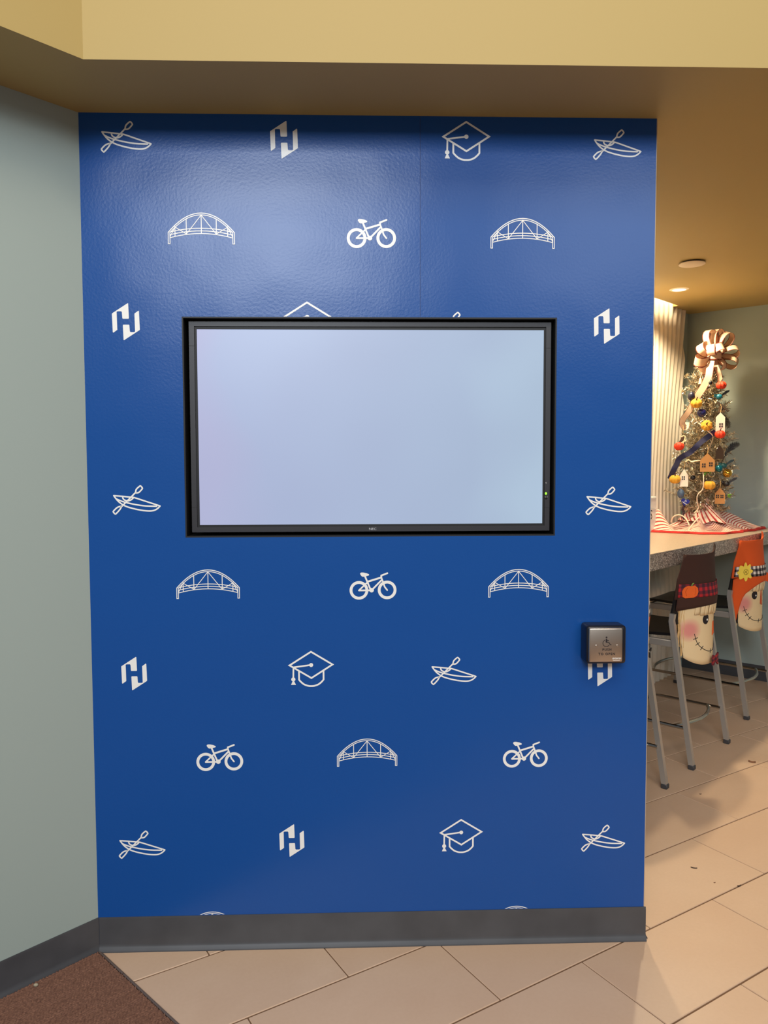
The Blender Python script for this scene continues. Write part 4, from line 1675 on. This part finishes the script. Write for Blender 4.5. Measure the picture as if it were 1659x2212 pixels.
def feather(pts, wd, label, m1, m2):
    P = smooth_path([on_tree(*q) for q in pts], 6)
    c = P[0]
    o = tag(empty('feather', c), label, 'ornament', 'feathers on the tree')
    bm = new()
    tube(bm, [q - c for q in P], [.0022 - .0016 * i / (len(P) - 1) for i in range(len(P))], 5)
    finish('shaft', bm, m2, o)
    vs, fs = [], []
    for i in range(260):
        t_ = random.uniform(.25, 1)
        k = min(int(t_ * (len(P) - 1)), len(P) - 2)
        p_ = P[k].lerp(P[k + 1], t_ * (len(P) - 1) - k) - c
        d = (P[k + 1] - P[k]).normalized()
        s = d.cross(tow).normalized() * random.choice((-1, 1))
        wl = wd * math.sin(PI * min(1, (t_ - .2) / .8 * .9 + .08)) * random.uniform(.7, 1.1)
        q = p_ + s * wl + d * wl * random.uniform(.7, 1.6) + tow * random.uniform(-.003, .003)
        n_ = d * .0016
        j = len(vs)
        vs += [p_ - n_, p_ + n_, q + n_ * .4, q - n_ * .4]
        fs.append((j, j + 1, j + 2, j + 3))
    me = bpy.data.meshes.new('barbs')
    me.from_pydata(vs, [], fs)
    tag(link('barbs', me, m1, o, smooth=False), kind='stuff')
    return o


M_FB = mat('feather_black', (26, 24, 22), .6)
M_FG = mat('feather_olive', (66, 60, 42), .6)
feather([(1558, 1000, .15), (1566, 985, .15), (1575, 972, .14), (1586, 963, .13), (1597, 958, .12)], .022, 'black peacock feather sticking out at the right of the tree', M_FB, M_FB)
f2 = feather([(1556, 884, .14), (1561, 897, .14), (1567, 910, .13), (1573, 924, .13)], .024, 'olive peacock feather hanging below the birdhouse', M_FG, M_FB)
bm = new()
q = on_tree(1555.5, 891, .155) - f2.location
ball(bm, .012, q, 1, .4, 1.1, 10)
finish('feather_eye', bm, M_INK, f2)
# cream script letter
o = on_tree(1475, 953, .225)
bm = new()
tube(bm, smooth_path([Vector(v) for v in ((-.008, 0, .026), (.004, 0, .034), (.014, 0, .026), (.008, 0, .004), (.0, 0, -.022), (-.010, 0, -.026), (-.006, 0, -.010), (.018, 0, .002))]), .0034, 6)
tag(finish('script_letter_ornament', bm, mat('letter_cream', (236, 214, 168), .5), loc=o, rot=(0, 0, math.atan2(-vdir.x, vdir.y))), 'cream script letter ornament over the left red pumpkin', 'ornament')
# driftwood cream figure
o = on_tree(1497, 996, .23)
bm = new()
tube(bm, smooth_path([Vector(v) for v in ((-.042, 0, -.006), (-.026, 0, .008), (-.010, 0, -.004), (.012, 0, .0), (.030, 0, .002), (.062, 0, .004))]), [.004] * 10 + [.006] * 10 + [.004] * 6, 6)
tag(finish('script_word_ornament', bm, MATS['letter_cream'], loc=o, rot=(0, 0, math.atan2(-vdir.x, vdir.y))), 'cream script word ornament left of the kraft house', 'ornament')
# green sprigs
for px, py, lb_ in ((1571, 1070, 'green leaf sprig at the lower right edge of the tree'), (1526, 1019, 'green leaf sprig just under the wide kraft house')):
    c = on_tree(px, py, .19)
    o = tag(empty('leaf_sprig', c), lb_, 'ornament', 'green sprigs on the tree')
    for k in range(7):
        a = random.uniform(-1.2, 1.2)
        d = (right * math.cos(a) * (1 if px > 1550 else random.choice((-1, 1))) + upv * math.sin(a)).normalized()
        bm = new()
        s = d.cross(tow) * .007
        L = random.uniform(.018, .036)
        quad(bm, Vector((0, 0, 0)) + tow * .002 * k, d * L * .5 + s, d * L + tow * .004, d * L * .5 - s)
        finish('leaf', bm, mat('sprig_green', (104, 150, 52), .5), o, smooth=False)
# white cord garland
P = smooth_path([on_tree(*q) for q in ((1498, 893, .2), (1505, 910, .21), (1514, 918, .22), (1530, 932, .22), (1540, 945, .2), (1530, 975, .1), (1519, 1012, .2), (1520, 1034, .24), (1518, 1056, .24), (1507, 1069, .24), (1506, 1085, .23), (1509, 1097, .2), (1500, 1108, .2))], 5)
bm = new()
tube(bm, [q - P[0] for q in P], .0032, 6)
tag(finish('cord_garland', bm, mat('cord_cream', (232, 208, 180), .7), loc=P[0]), 'cream cord winding down the front of the tinsel tree', 'garland')

# ------------------------------------------------------------------ tree skirt on the counter
outl = [(1414, 1143.5), (1440, 1151), (1480, 1153), (1515, 1154.5), (1570, 1154.5), (1610, 1149), (1640, 1145), (1652, 1142)]
front = [at_z(x, y, ZC) for x, y in outl]
back = [PQ(4.38, -.30, ZC), PQ(4.385, -.12, ZC), PQ(4.25, -.04, ZC), PQ(4.0, -.042, ZC), PQ(3.8, -.042, ZC), PQ(3.56, -.042, ZC)]
ring = front + back
C0 = TP.copy()
NR, NA = 26, 168
# resample outline by angle around the trunk
angs = sorted([((math.atan2(q.y - C0.y, q.x - C0.x)), (q - C0).length) for q in ring])


def outr(a):
    for i in range(len(angs)):
        a0, r0 = angs[i]
        a1, r1 = angs[(i + 1) % len(angs)]
        if i == len(angs) - 1:
            a1 += 2 * PI
        for aa in (a, a + 2 * PI):
            if a0 <= aa <= a1:
                t_ = (aa - a0) / max(a1 - a0, 1e-6)
                # straight chord between outline points
                x0, y0, x1, y1 = r0 * math.cos(a0), r0 * math.sin(a0), r1 * math.cos(a1), r1 * math.sin(a1)
                dx, dy = math.cos(aa), math.sin(aa)
                den = dx * (y1 - y0) - dy * (x1 - x0)
                if abs(den) < 1e-9:
                    return r0
                return (x0 * (y1 - y0) - y0 * (x1 - x0)) / den
    return .3


sk = empty('tree_skirt', TP)
tag(sk, 'red and cream striped tree skirt bunched around the tree base on the counter', 'tree skirt')
bm = new()
fl = bm.verts.layers.float_vector.new('flat')
gr = []


def sk_z(a, t_):
    mound = .120 * math.exp(-(t_ / .27) ** 2)
    fold = (.020 * math.sin(5 * a + .6) + .014 * math.sin(9 * a + 2.1) + .008 * math.sin(17 * a)) * math.sin(PI * min(1, t_ * 1.02)) ** .8
    tail = .055 * max(0, math.cos(a + .1)) ** 2 * math.exp(-((t_ - .42) / .26) ** 2)
    pp_ = t_ * outr(a) * math.cos(a - PI / 4)
    qq_ = t_ * outr(a) * math.sin(a - PI / 4)
    tail += .13 * math.exp(-((pp_ + .33) / .06) ** 2) * max(0, min(1, (qq_ - .06) / .10)) * max(0, min(1, (1 - t_) / .12))
    return max(.0035, .006 + mound + fold * 1.0 + tail + .012 * (1 - t_))


for i in range(NR + 1):
    t_ = .09 + .91 * i / NR
    row = []
    for j in range(NA):
        a = 2 * PI * j / NA - PI
        R = outr(a) * t_
        x, y = R * math.cos(a), R * math.sin(a)
        v = bm.verts.new((x, y, sk_z(a, t_)))
        q = (y - x) / S2
        pp = (y + x) / S2
        left = max(0, min(1, -pp / .2 + .2))
        v[fl] = (q * (1 - left) + (q * .75 + pp * .75) * left + .020 * math.sin(7 * a) * t_ + .35 * v.co.z, 0, 0)
        row.append(v)
    gr.append(row)
for i in range(NR):
    for j in range(NA):
        bm.faces.new((gr[i][j], gr[i][(j + 1) % NA], gr[i + 1][(j + 1) % NA], gr[i + 1][j]))
o = finish('skirt_cloth', bm, stripe_material(), sk, angle=180)
bm = new()
rows = []
for j in range(NA + 1):
    a = 2 * PI * j / NA - PI
    R = outr(a)
    wob = .016 * math.sin(9 * a) + .010 * math.sin(21 * a + 1)
    z = sk_z(a, 1.0)
    rows.append([bm.verts.new((math.cos(a) * (R * 1.0 - .016 + wob * .5), math.sin(a) * (R - .016 + wob * .5), sk_z(a, .97) + .005)), bm.verts.new((math.cos(a) * (R + .004), math.sin(a) * (R + .004), z + .008)), bm.verts.new((math.cos(a) * (R + .010 + wob * .4), math.sin(a) * (R + .010 + wob * .4), .0015))])
for a, b in zip(rows, rows[1:]):
    for k in range(2):
        bm.faces.new((a[k], b[k], b[k + 1], a[k + 1]))
tag(finish('skirt_hem', bm, mat('hem_red', (190, 34, 26), .85), sk, angle=180), 'plain red hem')
# bunched knot of cloth rising at the trunk
bm = new()
fl = bm.verts.layers.float_vector.new('flat')
gr = []
for i in range(11):
    t_ = i / 10
    row = []
    for j in range(48):
        a = 2 * PI * j / 48
        r_ = (.105 * (1 - t_) + .040) * (1 + .16 * math.sin(5 * a + 1) + .08 * math.sin(9 * a + 3 * t_))
        v = bm.verts.new((r_ * math.cos(a), r_ * math.sin(a), .055 + .115 * t_ + .03 * t_ * math.sin(2 * a + 4.6) + .008 * math.sin(7 * a)))
        v[fl] = (a * .11 + .09 * t_ + .02 * math.sin(3 * t_ + 2 * a), 0, 0)
        row.append(v)
    gr.append(row)
for i in range(10):
    for j in range(48):
        bm.faces.new((gr[i][j], gr[i][(j + 1) % 48], gr[i + 1][(j + 1) % 48], gr[i + 1][j]))
finish('skirt_gather', bm, MATS['striped_cloth'], sk, angle=180)
# cream tie cords lying over the skirt
for pts, lb_ in (([(1450, 1128, .25), (1454, 1117, .27), (1465, 1112, .28), (1475, 1115, .28), (1484, 1124, .30), (1489, 1135, .33)], 'cream tie cord arching over the left of the striped skirt'),
                 ([(1510, 1118, .26), (1502, 1126, .30), (1494, 1136, .33), (1488, 1146, .37), (1500, 1150, .40), (1512, 1154, .42)], 'cream tie cord hanging to the counter in front of the skirt')):
    P = smooth_path([on_tree(*q) for q in pts])
    bm = new()
    tube(bm, [q - P[0] for q in P], .0042, 6)
    tag(finish('tie_cord', bm, MATS['cord_cream'], loc=P[0]), lb_, 'cord', 'tie cords of the tree skirt')

# ------------------------------------------------------------------ scraps on the floor
M_LEAF = mat('dry_leaf', (120, 78, 50), .8)
M_DARK = mat('dark_scrap', (66, 44, 30), .8)
for px, py, L, wd, rot, m, hz, lb_ in ((1624.5, 1646, .032, .013, -.5, M_LEAF, .010, 'curled brown dry leaf scrap on the tiles right of the stools'), (1513, 1714.5, .010, .005, 0, M_DARK, .003, 'tiny dark crumb on the tiles in the light patch'),
                                       (1499, 1874, .022, .006, -.4, M_DARK, .004, 'thin dark leaf sliver in the middle of a beige tile'), (1597, 1912.5, .017, .007, .3, M_DARK, .004, 'small dark scrap beside the tile joint at the right'),
                                       (1543.5, 1905.5, .008, .004, .3, M_LEAF, .002, 'tiny pale crumb on the tile left of the dark scrap'), (77.5, 2126, .013, .010, .2, mat('pebble', (160, 148, 126), .8), .009, 'small grey pebble on the carpet against the left baseboard'),
                                       (264, 2099, .012, .003, 1.2, M_DARK, .003, 'dark sliver on the grey carpet edge strip')):
    c = at_z(px, py, .002 if px > 400 else .012)
    if 'pebble' in lb_:
        bm = new()
        ball(bm, .0058, (0, 0, .004), 1.15, .85, .8, 10)
        tag(finish('pebble', bm, m, loc=(c.x, c.y, .006)), lb_, 'debris')
        continue
    bm = new()
    g = []
    for i in range(7):
        t_ = i / 6 - .5
        ww = wd * .5 * (1 - (2 * t_) ** 2) ** .6 + .0004
        g.append([bm.verts.new((t_ * L, k * ww, hz * (.35 * (2 * t_) ** 2 + .65 * (1 - abs(k))) + (.0 if k else 0))) for k in (-1, 0, 1)] + [bm.verts.new((t_ * L, 0, 0))])
    for a, b in zip(g, g[1:]):
        for u, v in ((0, 1), (1, 2), (2, 3), (3, 0)):
            bm.faces.new((a[u], a[v], b[v], b[u]))
    bm.faces.new(g[0])
    bm.faces.new(g[-1][::-1])
    bmesh.ops.recalc_face_normals(bm, faces=bm.faces[:])
    nm = 'pebble' if 'pebble' in lb_ else ('leaf_scrap' if L > .015 else 'crumb')
    tag(finish(nm, bm, m, loc=(c.x, c.y, 0 if px > 400 else (.004 if nm == 'crumb' else .006)), rot=(0, 0, rot)), lb_, 'debris')
